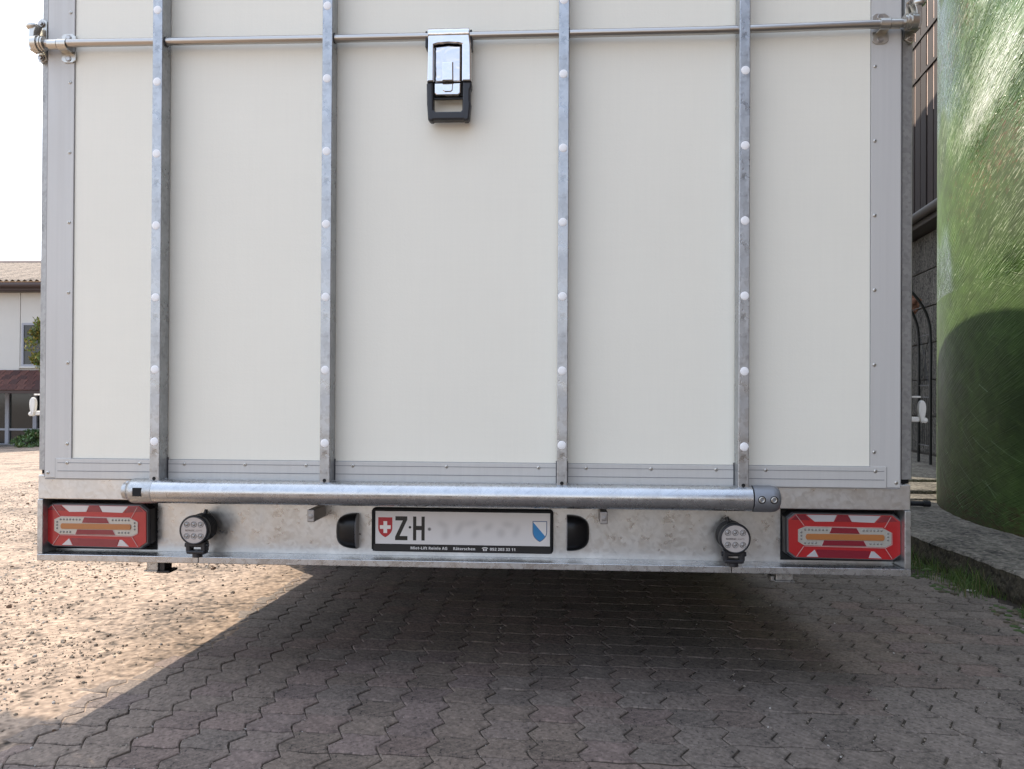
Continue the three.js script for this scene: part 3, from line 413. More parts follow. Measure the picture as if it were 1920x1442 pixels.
// tail lights
function tailLight(cx, cy, s, label) {
  const L = new THREE.Group(); L.name = 'tail_light'; L.position.set(cx, cy, -0.025); L.userData.label = label; T.add(L);
  const W = 0.307, H = 0.1245, X = (a) => ((a - 265) / 1445 - 0.5) * W, Y = (b) => (0.5 - (b - 235) / 590) * H;
  const face = [[360, 237], [1600, 240], [1705, 320], [1710, 745], [1605, 822], [372, 808], [272, 735], [265, 312]];
  const P = (pts, z0, z1, bevel = 0) => poly(pts.map(([a, b]) => [X(a), Y(b)]).reverse(), z0, z1, bevel);
  const big = face.map(([a, b]) => [a + Math.sign(a - 985) * 34, b + Math.sign(b - 530) * 30]);
  part('housing', P(big, -0.0465, -0.007, 0.005), M.black, L);
  part('lamp_tray', box(-0.163, 0.163, -0.076, 0.077, -0.0468, -0.0435, 0.001), M.dark, L);
  part('rim', P(face.map(([a, b]) => [a + Math.sign(a - 985) * 14, b + Math.sign(b - 530) * 12]), -0.007, -0.003, 0.001), M.rim, L);
  part('red_lens', P(face, -0.003, 0.0, 0.001), M.red, L);
  for (const q of [[[492, 243], [888, 243], [848, 330], [604, 334]], [[1034, 243], [1452, 246], [1368, 338], [1082, 330]]]) part('reflector_strip', P(q, 0.0001, 0.0012, 0.0004), M.reflector, L);
  part('dark_lens', P([[900, 243], [1030, 243], [1076, 328], [856, 328]], 0.0001, 0.0016, 0.0004), M.maroon, L);
  part('dark_lens', P([[622, 700], [1322, 712], [1290, 806], [664, 804]], 0.0001, 0.0014, 0.0004), M.maroon, L);
  for (const q of [[[300, 310], [368, 246], [478, 246], [545, 316]], [[1392, 336], [1470, 250], [1590, 252], [1660, 316]]]) part('dark_lens', P(q, 0.0001, 0.0011, 0.0004), M.maroon, L);
  for (const q of [[[604, 706], [652, 800], [498, 798]], [[1332, 716], [1368, 716], [1466, 806], [1300, 804]]]) part('reflector_strip', P(q, 0.0001, 0.0012, 0.0004), M.reflector, L);
  part('lamp_well', P([[388, 440], [470, 402], [1482, 410], [1586, 462], [1586, 618], [1508, 660], [466, 648], [388, 600]], 0.0001, 0.0013, 0.0004), M.lens, L);
  part('dark_lens', P([[822, 408], [1140, 412], [1182, 486], [790, 484]], 0.0014, 0.0026, 0.0005), M.maroon, L);
  part('dark_lens', P([[722, 578], [1230, 578], [1268, 648], [696, 646]], 0.0014, 0.0026, 0.0005), M.maroon, L);
  const ab = []; for (let i = 0; i <= 8; i++) { const a = -Math.PI / 2 + Math.PI * i / 8; ab.push([1472 + Math.cos(a) * 26, 532 + Math.sin(a) * 40]); } for (let i = 0; i <= 8; i++) { const a = Math.PI / 2 + Math.PI * i / 8; ab.push([510 + Math.cos(a) * 26, 532 + Math.sin(a) * 40]); }
  part('amber_bar', P(ab, 0.0014, 0.004, 0.001), M.amber, L);
  const leds = []; for (const y of [440, 615]) for (const [a, b] of [[480, y < 500 ? 760 : 660], [y < 500 ? 1230 : 1320, 1490]]) for (let x = a; x <= b; x += 46) leds.push([x, y]); for (const x of [430, 1545]) for (const y of [476, 520, 564]) leds.push([x, y]);
  part('led_dome', leds.map(([a, b]) => dome(X(a), Y(b), 0.0013, 0.0031, 0.0026, 10)), M.led, L);
  const ln = (a, b, w = 3) => { const [x0, y0] = a, [x1, y1] = b, d = Math.hypot(x1 - x0, y1 - y0), nx = -(y1 - y0) / d * w, ny = (x1 - x0) / d * w; const q = [[x0 + nx, y0 + ny], [x1 + nx, y1 + ny], [x1 - nx, y1 - ny], [x0 - nx, y0 - ny]]; return poly(q.map(([u, v]) => [X(u), Y(v)]), 0.0012, 0.0021); };
  part('light_line', [ln([356, 240], [466, 388]), ln([1582, 256], [1500, 402]), ln([462, 660], [368, 800]), ln([1508, 672], [1594, 806]), ln([470, 657], [1508, 668]), ln([480, 397], [1480, 403], 3), ln([1512, 664], [1594, 622]), ln([1594, 622], [1592, 466], 3), ln([690, 655], [728, 576]), ln([795, 482], [822, 408]), ln([1146, 410], [1186, 488]), ln([1236, 576], [1276, 652])], M.line, L);
}
tailLight(-1.0855, 0.459, -1, 'left tail light in the bumper channel');
tailLight(1.0795, 0.4615, 1, 'right tail light in the bumper channel');

function canvasTex(w, h, draw) { const c = document.createElement('canvas'); c.width = w; c.height = h; const g = c.getContext('2d'); draw(g, w, h); const t = new THREE.CanvasTexture(c); t.colorSpace = THREE.SRGBColorSpace; t.anisotropy = 8; return t; }
function face(w, h, x, y, z) { const g = new THREE.PlaneGeometry(w, h); g.translate(x, y, z); return g; }
// round work lamps on brackets
const lampPrint = canvasTex(512, 512, (g) => {
  g.fillStyle = '#b9b1ab'; g.fillRect(0, 0, 512, 512);
  g.textBaseline = 'middle'; g.font = 'bold 50px sans-serif'; const a = 'NORDIC', b = 'LIGHTS'; const wa = g.measureText(a).width; g.font = '46px sans-serif'; const wb = g.measureText(b).width; const x0 = 256 - (wa + wb) / 2;
  g.font = 'bold 50px sans-serif'; g.fillStyle = '#171413'; g.fillText(a, x0, 262); g.font = '46px sans-serif'; g.fillStyle = '#4a4440'; g.fillText(b, x0 + wa, 262);
});
M.lampFace = phys([1, 1, 1], 0.25, { map: lampPrint, clearcoat: 0.8, clearcoatRoughness: 0.1 });
function workLamp(cx, s, label) {
  const L = new THREE.Group(); L.name = 'work_lamp'; L.position.set(cx, 0.46, 0.02); L.userData.label = label; T.add(L);
  const prof = [[0.0, -0.07], [0.026, -0.07], [0.032, -0.064], [0.036, -0.03], [0.0425, -0.014], [0.0432, -0.001], [0.042, 0.0035], [0.0385, 0.0045], [0.0365, 0.0025]].map(([r, y]) => new THREE.Vector2(r, y));
  const g = new THREE.LatheGeometry(prof, 48); g.rotateX(Math.PI / 2); const fins = []; for (let i = 0; i < 6; i++) { const z = -0.062 + i * 0.0085; fins.push(cyl([0, 0, z], [0, 0, z + 0.003], 0.0415, 0.0415, 36)); }
  part('lamp_body', [g, ...fins, cyl([-0.006 * s, 0.03, -0.05], [-0.012 * s, 0.052, -0.052], 0.006, 0.005, 12)], M.black, L);
  const lens = new THREE.CircleGeometry(0.0372, 48); lens.translate(0, 0, 0.003); part('lamp_lens', lens, M.lampFace, L);
  const rings = []; for (const y of [0.0168, -0.0168]) for (const x of [-0.0205, 0, 0.0205]) rings.push([x, y]);
  for (const [x, y] of rings) part('reflector_cup', [new THREE.TorusGeometry(0.0076, 0.0012, 6, 24).translate(x, y, 0.0034), dome(x, y, 0.0031, 0.005, 0.0022, 14)], M.cup, L);
  part('lamp_bracket', [box(-0.03, -0.0145, -0.066, -0.034, -0.034, -0.008, 0.005), box(0.0145, 0.03, -0.066, -0.034, -0.034, -0.008, 0.005), box(-0.027, 0.027, -0.071, -0.06, -0.036, -0.006, 0.004), box(-0.02, 0.02, -0.0505, -0.036, -0.03, -0.008, 0.003), cyl([-0.034, -0.046, -0.018], [0.034, -0.046, -0.018], 0.0065, 0.0065, 14), cyl([0, -0.081, -0.022], [0, -0.07, -0.022], 0.014, 0.014, 16)], M.black, L);
}
workLamp(-0.7655, -1, 'round work lamp right of the left tail light'); workLamp(0.768, 1, 'round work lamp left of the right tail light');
// number plate
{
  const N = new THREE.Group(); N.name = 'number_plate'; N.position.set(-0.0005, 0.4565, -0.0725); N.userData.label = 'number plate with red and blue shields'; T.add(N);
  const rr = (w, h, r) => { const p = []; for (const [sx, sy, a0] of [[1, 1, 0], [-1, 1, 90], [-1, -1, 180], [1, -1, 270]]) for (let i = 0; i <= 5; i++) { const a = (a0 + i * 18) * Math.PI / 180; p.push([sx * (w / 2 - r) + Math.cos(a) * r, sy * (h / 2 - r) + Math.sin(a) * r]); } return p; };
  const k = 1.034; // the plate stands 7 cm behind the bumper face
  part('plate_holder', poly(rr(0.5165 * k, 0.1245 * k, 0.012), 0.0, 0.014, 0.003), M.holder, N);
  part('plate_back', box(-0.26, 0.26, -0.05, 0.055, 0.0142, 0.0155), M.whitePlastic, N);
  const plateTex = canvasTex(2048, 384, (g, w, h) => { // 0.513 x 0.0962 m
    g.fillStyle = '#e0dcd8'; g.fillRect(0, 0, w, h);
    g.filter = 'blur(22px)'; g.fillStyle = '#cbc7c3'; // smudged, unreadable field
    for (const [x, y, a, b, t] of [[800, 150, 70, 30, 0.5], [830, 260, 40, 70, 0.2], [990, 190, 30, 95, 0.5], [1120, 130, 90, 26, -0.2], [1180, 250, 34, 60, 0.6], [1330, 170, 60, 34, -0.7], [1480, 240, 46, 52, 0.3], [1560, 140, 70, 30, 0.1], [1660, 210, 30, 80, 0.4]]) { g.beginPath(); g.ellipse(x, y, a, b, t, 0, 7); g.fill(); }
    g.filter = 'none';
    g.fillStyle = '#15130f'; g.font = 'bold 372px sans-serif'; g.textBaseline = 'alphabetic'; g.save(); g.translate(228, 340); g.scale(0.8, 1.06); g.fillText('Z', 0, 0); g.restore(); g.save(); g.translate(424, 340); g.scale(0.68, 1.06); g.fillText('H', 0, 0); g.restore();
    g.fillStyle = '#15130f'; g.beginPath(); g.arc(410, 186, 15, 0, 7); g.fill(); g.filter = 'blur(5px)'; g.fillStyle = '#6d6a68'; g.beginPath(); g.arc(640, 205, 18, 0, 7); g.fill(); g.filter = 'none';
    const shield = (x, y, sw, sh) => { g.beginPath(); g.moveTo(x, y); g.lineTo(x + sw, y); g.lineTo(x + sw, y + sh * 0.5); g.quadraticCurveTo(x + sw, y + sh * 0.82, x + sw / 2, y + sh); g.quadraticCurveTo(x, y + sh * 0.82, x, y + sh * 0.5); g.closePath(); };
    g.fillStyle = '#b3222b'; shield(34, 72, 168, 236); g.fill(); g.fillStyle = '#f1ece6'; g.fillRect(96, 118, 44, 140); g.fillRect(54, 166, 128, 44);
    g.save(); shield(1850, 96, 160, 234); g.fillStyle = '#e9e6e2'; g.fill(); g.clip(); g.fillStyle = '#2e86c0'; g.beginPath(); g.moveTo(1840, 90); g.lineTo(2020, 300); g.lineTo(2020, 340); g.lineTo(1840, 340); g.closePath(); g.fill(); g.restore(); g.strokeStyle = '#5e6f8c'; g.lineWidth = 9; shield(1850, 96, 160, 234); g.stroke();
  });
  part('plate_face', face(0.5127, 0.0955, 0.001, 0.0065, 0.0158), phys([1, 1, 1], 0.35, { map: plateTex, clearcoat: 0.3 }), N);
  part('holder_rim', [box(-0.263, 0.263, 0.0545, 0.0625, 0.012, 0.0185, 0.002), box(-0.263, 0.263, -0.0625, -0.0415, 0.012, 0.0185, 0.002), box(-0.266, -0.2555, -0.058, 0.058, 0.012, 0.0185, 0.002), box(0.2575, 0.266, -0.058, 0.058, 0.012, 0.0185, 0.002)], M.holder, N);
  const line = canvasTex(2048, 96, (g, w, h) => { g.fillStyle = '#121113'; g.fillRect(0, 0, w, h); g.fillStyle = '#e4e1dc'; g.font = 'bold 58px sans-serif'; g.textBaseline = 'middle'; g.save(); g.translate(430, 50); g.scale(0.82, 1); g.fillText('Miet-Lift Reinle AG', 0, 0); g.restore(); g.save(); g.translate(925, 50); g.scale(0.82, 1); g.fillText('Räterschen', 0, 0); g.restore(); g.save(); g.translate(1350, 50); g.scale(0.82, 1); g.fillText('052 203 33 11', 0, 0); g.restore();
    g.fillRect(1272, 44, 44, 32); g.fillStyle = '#121113'; g.beginPath(); g.arc(1294, 60, 9, 0, 7); g.fill(); g.strokeStyle = '#e4e1dc'; g.lineWidth = 12; g.beginPath(); g.moveTo(1260, 40); g.quadraticCurveTo(1294, 14, 1328, 40); g.stroke(); });
  part('holder_text', face(0.52, 0.0185, 0, -0.0515, 0.0187), phys([1, 1, 1], 0.4, { map: line }), N, 'white lettering on the holder');
}
// number plate lights, one each side, glass towards the plate
function plateLight(x, y, s, label) {
  const L = new THREE.Group(); L.name = 'plate_light'; L.position.set(x, y, -0.0715); L.userData.label = label; T.add(L);
  const g = new THREE.SphereGeometry(1, 28, 18, s < 0 ? -Math.PI / 2 + Math.PI / 2 : Math.PI / 2, Math.PI / 2), p = g.attributes.position, v = new THREE.Vector3();
  const pw = (a, e) => Math.sign(a) * Math.pow(Math.abs(a), e);
  for (let i = 0; i < p.count; i++) { v.fromBufferAttribute(p, i); const X = pw(Math.abs(v.x), 0.8) * 0.064 * s, Y = pw(v.y, 0.62) * 0.0525, Z = pw(Math.abs(v.z), 0.75) * 0.042; p.setXYZ(i, X, Y, Z); }
  g.computeVertexNormals(); const m = part('light_shell', g, M.blackGloss, L); m.material.side = THREE.DoubleSide;
  const half = []; for (let i = 0; i <= 18; i++) { const a = -Math.PI / 2 + Math.PI * i / 18; half.push([pw(Math.cos(a), 0.75) * 0.041, pw(Math.sin(a), 0.62) * 0.0515]); }
  const lg = poly(half, 0, 0.002); lg.rotateY(-Math.PI / 2); lg.translate(s < 0 ? 0.002 : 0.0, 0, 0); part('light_glass', boxUV(lg), std([0.16, 0.16, 0.17], 0.3), L);
}
plateLight(-0.3105, 0.4505, -1, 'plate light left of the number plate'); plateLight(0.307, 0.454, 1, 'plate light right of the number plate');
for (const [x, y] of [[-0.4195, 0.507], [0.4065, 0.513]]) part('stub_bolt', [box(x - 0.0105, x + 0.0105, y - 0.0165, y + 0.0185, -0.0715, 0.036, 0.003), dome(x, y, 0.036, 0.008, 0.002, 6)], M.stub, T);
// steady legs under the bumper
for (const [x, tw] of [[-0.907, 1], [0.9235, -1]]) {
  const L = new THREE.Group(); L.name = 'support_leg'; L.position.set(x, 0, 0); L.userData.label = tw > 0 ? 'left support leg below the bumper' : 'right support leg below the bumper'; T.add(L);
  if (tw > 0) { part('leg_socket', box(-0.037, -0.002, 0.326, 0.359, -0.09, -0.05, 0.002), M.galv, L); part('leg_foot', [box(-0.001, 0.016, 0.322, 0.359, -0.1, -0.055, 0.002), box(-0.008, 0.034, 0.318, 0.325, -0.1, -0.05, 0.002)], M.black, L); part('foot_plate', box(-0.046, -0.004, 0.321, 0.3255, -0.1, -0.05, 0.001), M.galv, L); }
  else { part('leg_socket', box(-0.024, 0.024, 0.33, 0.359, -0.09, -0.05, 0.002), M.galv, L); part('foot_plate', [box(-0.027, 0.027, 0.3265, 0.33, -0.093, -0.045, 0.001), box(-0.036, -0.026, 0.326, 0.34, -0.1, -0.06, 0.002)], M.galv, L); }
}
// pan-head screws along the frame strips
{
  const g = dome(0, 0, 0, 0.0052, 0.0026, 14), slot = box(-0.0018, 0.0018, -0.0005, 0.0005, 0.0019, 0.0028), slot2 = box(-0.0005, 0.0005, -0.0018, 0.0018, 0.0019, 0.0028);
  const pts = []; for (let k = 0; k < 9; k++) { const y = 0.703 + (k ? 0.0335 : 0) + 0.2056 * k + (k ? 0 : 0); pts.push([-1.159, k ? 0.942 + 0.2062 * (k - 1) : 0.704, 0.001]); pts.push([1.1498, k ? 0.942 + 0.2065 * (k - 1) : 0.701, 0.001]); }
  for (const x of [-1.157, -0.938, -0.804, -0.624, -0.444, -0.308, -0.038, 0.224, 0.358, 0.539, 0.719, 0.855, 1.152]) pts.push([x, 0.6486, 0.0035]);
  pts.push([-1.217, 0.619, 0.001], [1.209, 0.617, 0.001]);
  for (const [x, y, z] of pts) { const s = new THREE.Group(); s.name = 'screw'; s.position.set(x, y, z); s.rotation.z = (x * 91 + y * 57) % 3; T.add(s); part('screw_head', g, M.zinc, s); part('screw_slot', [slot, slot2], M.dark, s); }
}

// ---------------------------------------------------------------- green wound-fibre tank on the raised concrete
{
  const K = thing('storage_tank', 'huge green cylindrical tank with scratched flaking paint beside the trailer', 'tank', [5.25, 0.135, -2.2]);
  const n = 1024, h = 1280, R = rng(9), PX = n / 2.7227; // texture: 2.72 m round by 3.4 m up
  const strokes = (g, count, style) => { for (let i = 0; i < count; i++) { const st = style(); const dx = Math.cos(st.a) * st.l, dy = -Math.sin(st.a) * st.l; g.strokeStyle = st.c; g.lineWidth = st.w; for (const ox of [-n, 0, n]) { if (st.x + ox + dx < -40 || st.x + ox > n + 240) continue; g.beginPath(); g.moveTo(st.x + ox, st.y); g.quadraticCurveTo(st.x + ox + dx * 0.5 + st.b, st.y + dy * 0.5 + st.b, st.x + ox + dx, st.y + dy); g.stroke(); } } };
  const lie = (y) => { const m = 1 - y / h; return m > 0.42 ? lerp(0.6, 0.75, R()) : m > 0.2 ? (R() < 0.8 ? lerp(0.35, 0.65, R()) : -lerp(0.2, 0.5, R())) : (R() < 0.25 ? lerp(0.3, 0.5, R()) : -lerp(0.25, 0.55, R())); };
  const patch = (x, y) => { const u = x / n, up = 1 - y / h, q = fbm(u * 4 + up * 3, up * 4 - u * 2 + 9, 211, 0, 3); return (up > 0.4 ? 1 : 0.28) * smooth(0.4, 0.62, q); };
  const bumpT = canvasTex(n, h, (g) => { g.fillStyle = '#808080'; g.fillRect(0, 0, n, h);
    strokes(g, 30000, () => { const x = R() * n, y = R() * h, pk = patch(x, y), v = Math.floor(R() < 0.5 ? 128 - 110 * R() : 128 + 120 * R()); return { x, y, a: lie(y), l: 26 + 150 * R() * R(), w: 0.7 + 0.9 * R() * R(), c: `rgba(${v},${v},${v},${(0.06 + 0.5 * pk) * (0.4 + 0.6 * R())})`, b: (R() - 0.5) * 5 }; });
    strokes(g, 9000, () => { const x = R() * n, y = R() * h * 0.62, pk = patch(x, y), v = R() < 0.5 ? 40 : 225; return { x, y, a: 0.2 + 0.6 * R(), l: 2 + 10 * R(), w: 0.8 + 1.1 * R(), c: `rgba(${v},${v},${v},${0.55 * pk})`, b: 0 }; }); });
  bumpT.colorSpace = THREE.NoColorSpace;
  const roughT = tex(256, (u, v) => grey(0.62 - 0.4 * patch(u * n, (1 - v) * h) + 0.1 * (fbm(u * 30, v * 40, 221, 30, 2) - 0.5)), [6, 2], false, 320); roughT.wrapT = THREE.MirroredRepeatWrapping;
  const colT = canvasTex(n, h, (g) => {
    const im = g.createImageData(n, h); for (let y = 0; y < h; y++) for (let x = 0; x < n; x++) { const u = x / n, up = 1 - y / h; const a = fbm(u * 5, up * 6, 201, 5, 5), s = fbm(u * 40 , up * 60, 205, 40, 3), L = 0.78 + 0.5 * (a - 0.5) + 0.28 * (s - 0.5); const k = 4 * (y * n + x); im.data[k] = clamp(L * 0.315) * 255; im.data[k + 1] = clamp(L * 0.43) * 255; im.data[k + 2] = clamp(L * 0.205) * 255; im.data[k + 3] = 255; } g.putImageData(im, 0, 0);
    strokes(g, 9000, () => { const y = R() * h, up = 1 - y / h, light = R() < 0.55; return { x: R() * n, y, a: lie(y), l: 10 + 70 * R() * R(), w: 0.6 + 1.2 * R(), c: light ? `rgba(150,180,120,${0.3 * R() * (up > 0.4 ? 1 : 0.55)})` : `rgba(28,52,30,${0.4 * R()})`, b: (R() - 0.5) * 4 }; });
    const cluster = (cx, cy, sx, sy, c, col, len, wid) => strokes(g, c, () => { const gx = (R() + R() + R() - 1.5) * sx * 1.3, gy = (R() + R() + R() - 1.5) * sy * 1.3; return { x: (((cx + gx) % 1) + 1) % 1 * n, y: (1 - cy - gy - gx * 0.22) * h, a: 0.5 + 0.3 * R(), l: 3 + len * R() * R(), w: 0.5 + wid * R() * R(), c: col(), b: (R() - 0.5) * 3 }; });
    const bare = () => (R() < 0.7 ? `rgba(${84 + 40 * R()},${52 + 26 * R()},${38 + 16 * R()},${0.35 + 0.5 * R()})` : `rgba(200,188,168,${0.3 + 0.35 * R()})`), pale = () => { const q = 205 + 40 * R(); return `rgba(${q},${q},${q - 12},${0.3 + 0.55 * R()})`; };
    for (const [cx, cy, sx, sy, c] of [[0.55, 0.6, 0.16, 0.05, 700], [0.95, 0.83, 0.14, 0.05, 900], [0.97, 0.68, 0.12, 0.05, 900], [0.3, 0.86, 0.2, 0.05, 400]]) cluster(cx, cy, sx, sy, c * 2, bare, 22, 2.4);
    for (const [cx, cy, sx, sy, c] of [[0.52, 0.75, 0.1, 0.05, 900], [0.45, 0.68, 0.09, 0.03, 500], [0.73, 0.635, 0.1, 0.045, 1500], [0.9, 0.47, 0.12, 0.06, 1300], [0.93, 0.4, 0.08, 0.035, 700], [0.55, 0.9, 0.16, 0.05, 600], [0.8, 0.53, 0.12, 0.05, 500], [0.62, 0.5, 0.2, 0.08, 300], [0.3, 0.72, 0.12, 0.06, 260]]) cluster(cx, cy, sx, sy, c * 5, pale, 36, 0.8);  // pale scuffs that also paint the sun glints into the colour
    strokes(g, 46, () => { const y = h * lerp(0.76, 0.97, R()); return { x: R() * n, y, a: -lerp(0.35, 0.7, R()), l: 30 + 110 * R(), w: 0.8 + 1.3 * R(), c: `rgba(150,180,150,${0.25 + 0.45 * R()})`, b: 10 * R() }; });
    const gr = rng(3); for (let i = 0; i < 4200; i++) { g.fillStyle = `rgba(${48 + 30 * gr()},${40 + 18 * gr()},${28},${0.1 + 0.4 * gr()})`; const y = h - Math.pow(gr(), 2.4) * 60; g.fillRect(gr() * n, y, 2 + 14 * gr(), 1 + 3 * gr()); }
  });
  for (const t of [bumpT, colT]) { t.wrapS = THREE.RepeatWrapping; t.wrapT = THREE.MirroredRepeatWrapping; t.repeat.set(6, 2); }
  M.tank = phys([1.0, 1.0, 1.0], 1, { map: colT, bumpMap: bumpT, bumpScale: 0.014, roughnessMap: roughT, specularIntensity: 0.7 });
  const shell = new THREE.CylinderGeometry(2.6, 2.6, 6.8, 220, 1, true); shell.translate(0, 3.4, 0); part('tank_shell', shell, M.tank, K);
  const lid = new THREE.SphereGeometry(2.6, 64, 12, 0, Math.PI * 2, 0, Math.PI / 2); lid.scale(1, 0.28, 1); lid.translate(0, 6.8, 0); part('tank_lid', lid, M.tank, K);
}

// ---------------------------------------------------------------- shed wall, arch and ornament to the right
{
  const S = thing('shed', 'shed with dark brown boards above a grey block wall behind the tank', 'shed', [4.5, 0.2, -6.71]);
  S.rotation.y = Math.atan2(0.111, 1) * -1; // wall runs away from the viewer: local -z along the wall, local -x its face
  const R = rng(88), blockM = [0.2, 0.225, 0.18].map((k) => std([k, k * 0.985, k * 0.94], 0.95, { map: concMap, bumpMap: concMap, bumpScale: 0.006 }));
  part('wall_core', box(0.03, 0.3, 0, 2.66, -9, 1.9), std([0.16, 0.155, 0.15], 1), S);
  const bg = box(-0.012, 0.028, 0.006, 0.414, -0.296, 0.296, 0.006, 1);
  let bi = 0; for (let r = 0; r < 6; r++) for (let c = -14; c <= 2; c++) { const m = new THREE.Mesh(bg, blockM[Math.floor(R() * 3)]); m.name = bi ? `concrete_block_${String(bi).padStart(3, '0')}` : 'concrete_block'; bi++; m.position.set((R() - 0.5) * 0.006, r * 0.42 + 0.02, c * 0.604 + (r % 2 ? 0.3 : 0)); m.castShadow = m.receiveShadow = true; S.add(m); }
  part('eave_beam', [box(-0.2, 0.2, 2.56, 2.7, -9, 1.9, 0.01), cyl([-0.24, 2.66, -9], [-0.24, 2.66, 1.9], 0.05, 0.05, 16)], std([0.055, 0.05, 0.047], 0.6), S);
  const wood = tex(256, (u, v) => { const a = 0.7 + 0.5 * (fbm(u * 24, v * 2, 301, 24, 3) - 0.5); return [a, a * 0.9, a * 0.85]; }, [4, 1]);
  const boardM = [[0.02, 0.0095, 0.007], [0.016, 0.008, 0.006], [0.023, 0.011, 0.008]].map((c) => std(c, 0.75, { map: wood }));
  const bd = box(-0.02, 0.01, 2.7, 6.4, -0.086, 0.086, 0.004, 1); let k = 0;
  for (let z = -8.9; z < 1.85; z += 0.2) { const m = new THREE.Mesh(bd, boardM[k % 3]); m.name = k ? `wall_board_${String(k).padStart(3, '0')}` : 'wall_board'; m.position.set((R() - 0.5) * 0.01, 0, z); m.castShadow = m.receiveShadow = true; S.add(m); k++; }
  const bt = box(-0.014, 0.012, 3.9, 6.4, -0.0125, 0.0125), btM = std([0.62, 0.46, 0.38], 0.7); k = 0;  // pale strips paint the sunlit ribs in; they end where the shade begins
  for (let z = -8.8; z < 1.85; z += 0.2) { const m = new THREE.Mesh(bt, btM); m.name = k ? `sunlit_strip_${String(k).padStart(3, '0')}` : 'sunlit_strip'; m.position.set(0, (R() - 0.5) * 0.14, z); m.castShadow = m.receiveShadow = true; S.add(m); k++; }
  part('board_back', box(0.012, 0.03, 2.7, 6.4, -9, 1.9), boardM[1], S);
  part('cross_rail', [4.42, 4.86].map((y) => box(-0.035, -0.0205, y, y + 0.045, -9, 1.9)), boardM[1], S);
}
{
  const A = thing('garden_arch', 'black metal garden arch with lattice sides against the block wall', 'garden arch');
  const gm = phys([0.012, 0.013, 0.015], 0.4), y0 = 0.2;
  const hoop = (x, z) => { const P = [[x, y0, z], [x, y0 + 0.7, z], [x, y0 + 1.18, z]]; for (let i = 1; i <= 14; i++) { const a = Math.PI * i / 14; P.push([x - 0.56 + Math.cos(a) * 0.56, y0 + 1.25 + Math.sin(a) * 0.6, z]); } P.push([x - 1.12, y0 + 0.7, z], [x - 1.12, y0, z]); return tubeAlong(P, 0.014, 10, 110); };
  const near = [3.935, -5.6], far = [3.99, -5.97]; part('hoop', hoop(...near), gm, A); part('hoop', hoop(...far), gm, A);
  const bars = [], at = (t, y, off = 0) => [lerp(near[0], far[0], t) + off, y0 + y, lerp(near[1], far[1], t)];
  for (const off of [0, -1.12]) { for (const y of [0.18, 0.42, 0.66, 0.78, 1.28]) bars.push(cyl(at(0, y, off), at(1, y, off), 0.006, 0.006, 8)); for (const t of [0.2, 0.35, 0.5, 0.65, 0.8]) { bars.push(cyl(at(t, 0.18, off), at(t, 0.66, off), 0.0035, 0.0035, 6)); bars.push(cyl(at(t, 0.78, off), at(t < 0.5 ? 0.5 : t, 1.12, off), 0.0035, 0.0035, 6)); } bars.push(tubeAlong([at(0.1, 1.28, off), at(0.5, 1.02, off), at(0.12, 0.8, off)], 0.0035, 6, 14), tubeAlong([at(0.9, 1.28, off), at(0.5, 1.02, off), at(0.88, 0.8, off)], 0.0035, 6, 14)); }
  for (let i = 1; i < 6; i++) { const a = Math.PI * i / 6; bars.push(cyl([near[0] - 0.56 + Math.cos(a) * 0.56, y0 + 1.25 + Math.sin(a) * 0.6, near[1]], [far[0] - 0.56 + Math.cos(a) * 0.56, y0 + 1.25 + Math.sin(a) * 0.6, far[1]], 0.006, 0.006, 8)); }
  part('lattice', bars, gm, A);
}
{ const o = part('terracotta_ornament', [poly([[0, 0], [0.07, -0.05], [0.045, -0.075], [0.035, -0.14], [0.0, -0.2], [-0.1, -0.16], [-0.12, -0.02], [-0.06, 0.03]].reverse(), 0, 0.05, 0.012), dome(-0.03, -0.07, 0.048, 0.04, 0.025)], std([0.42, 0.2, 0.14], 0.85, { map: concMap }), scene); o.position.set(4.02, 1.93, -6.15); o.userData = { label: 'terracotta ornament fixed near the top of the garden arch', category: 'ornament' }; }

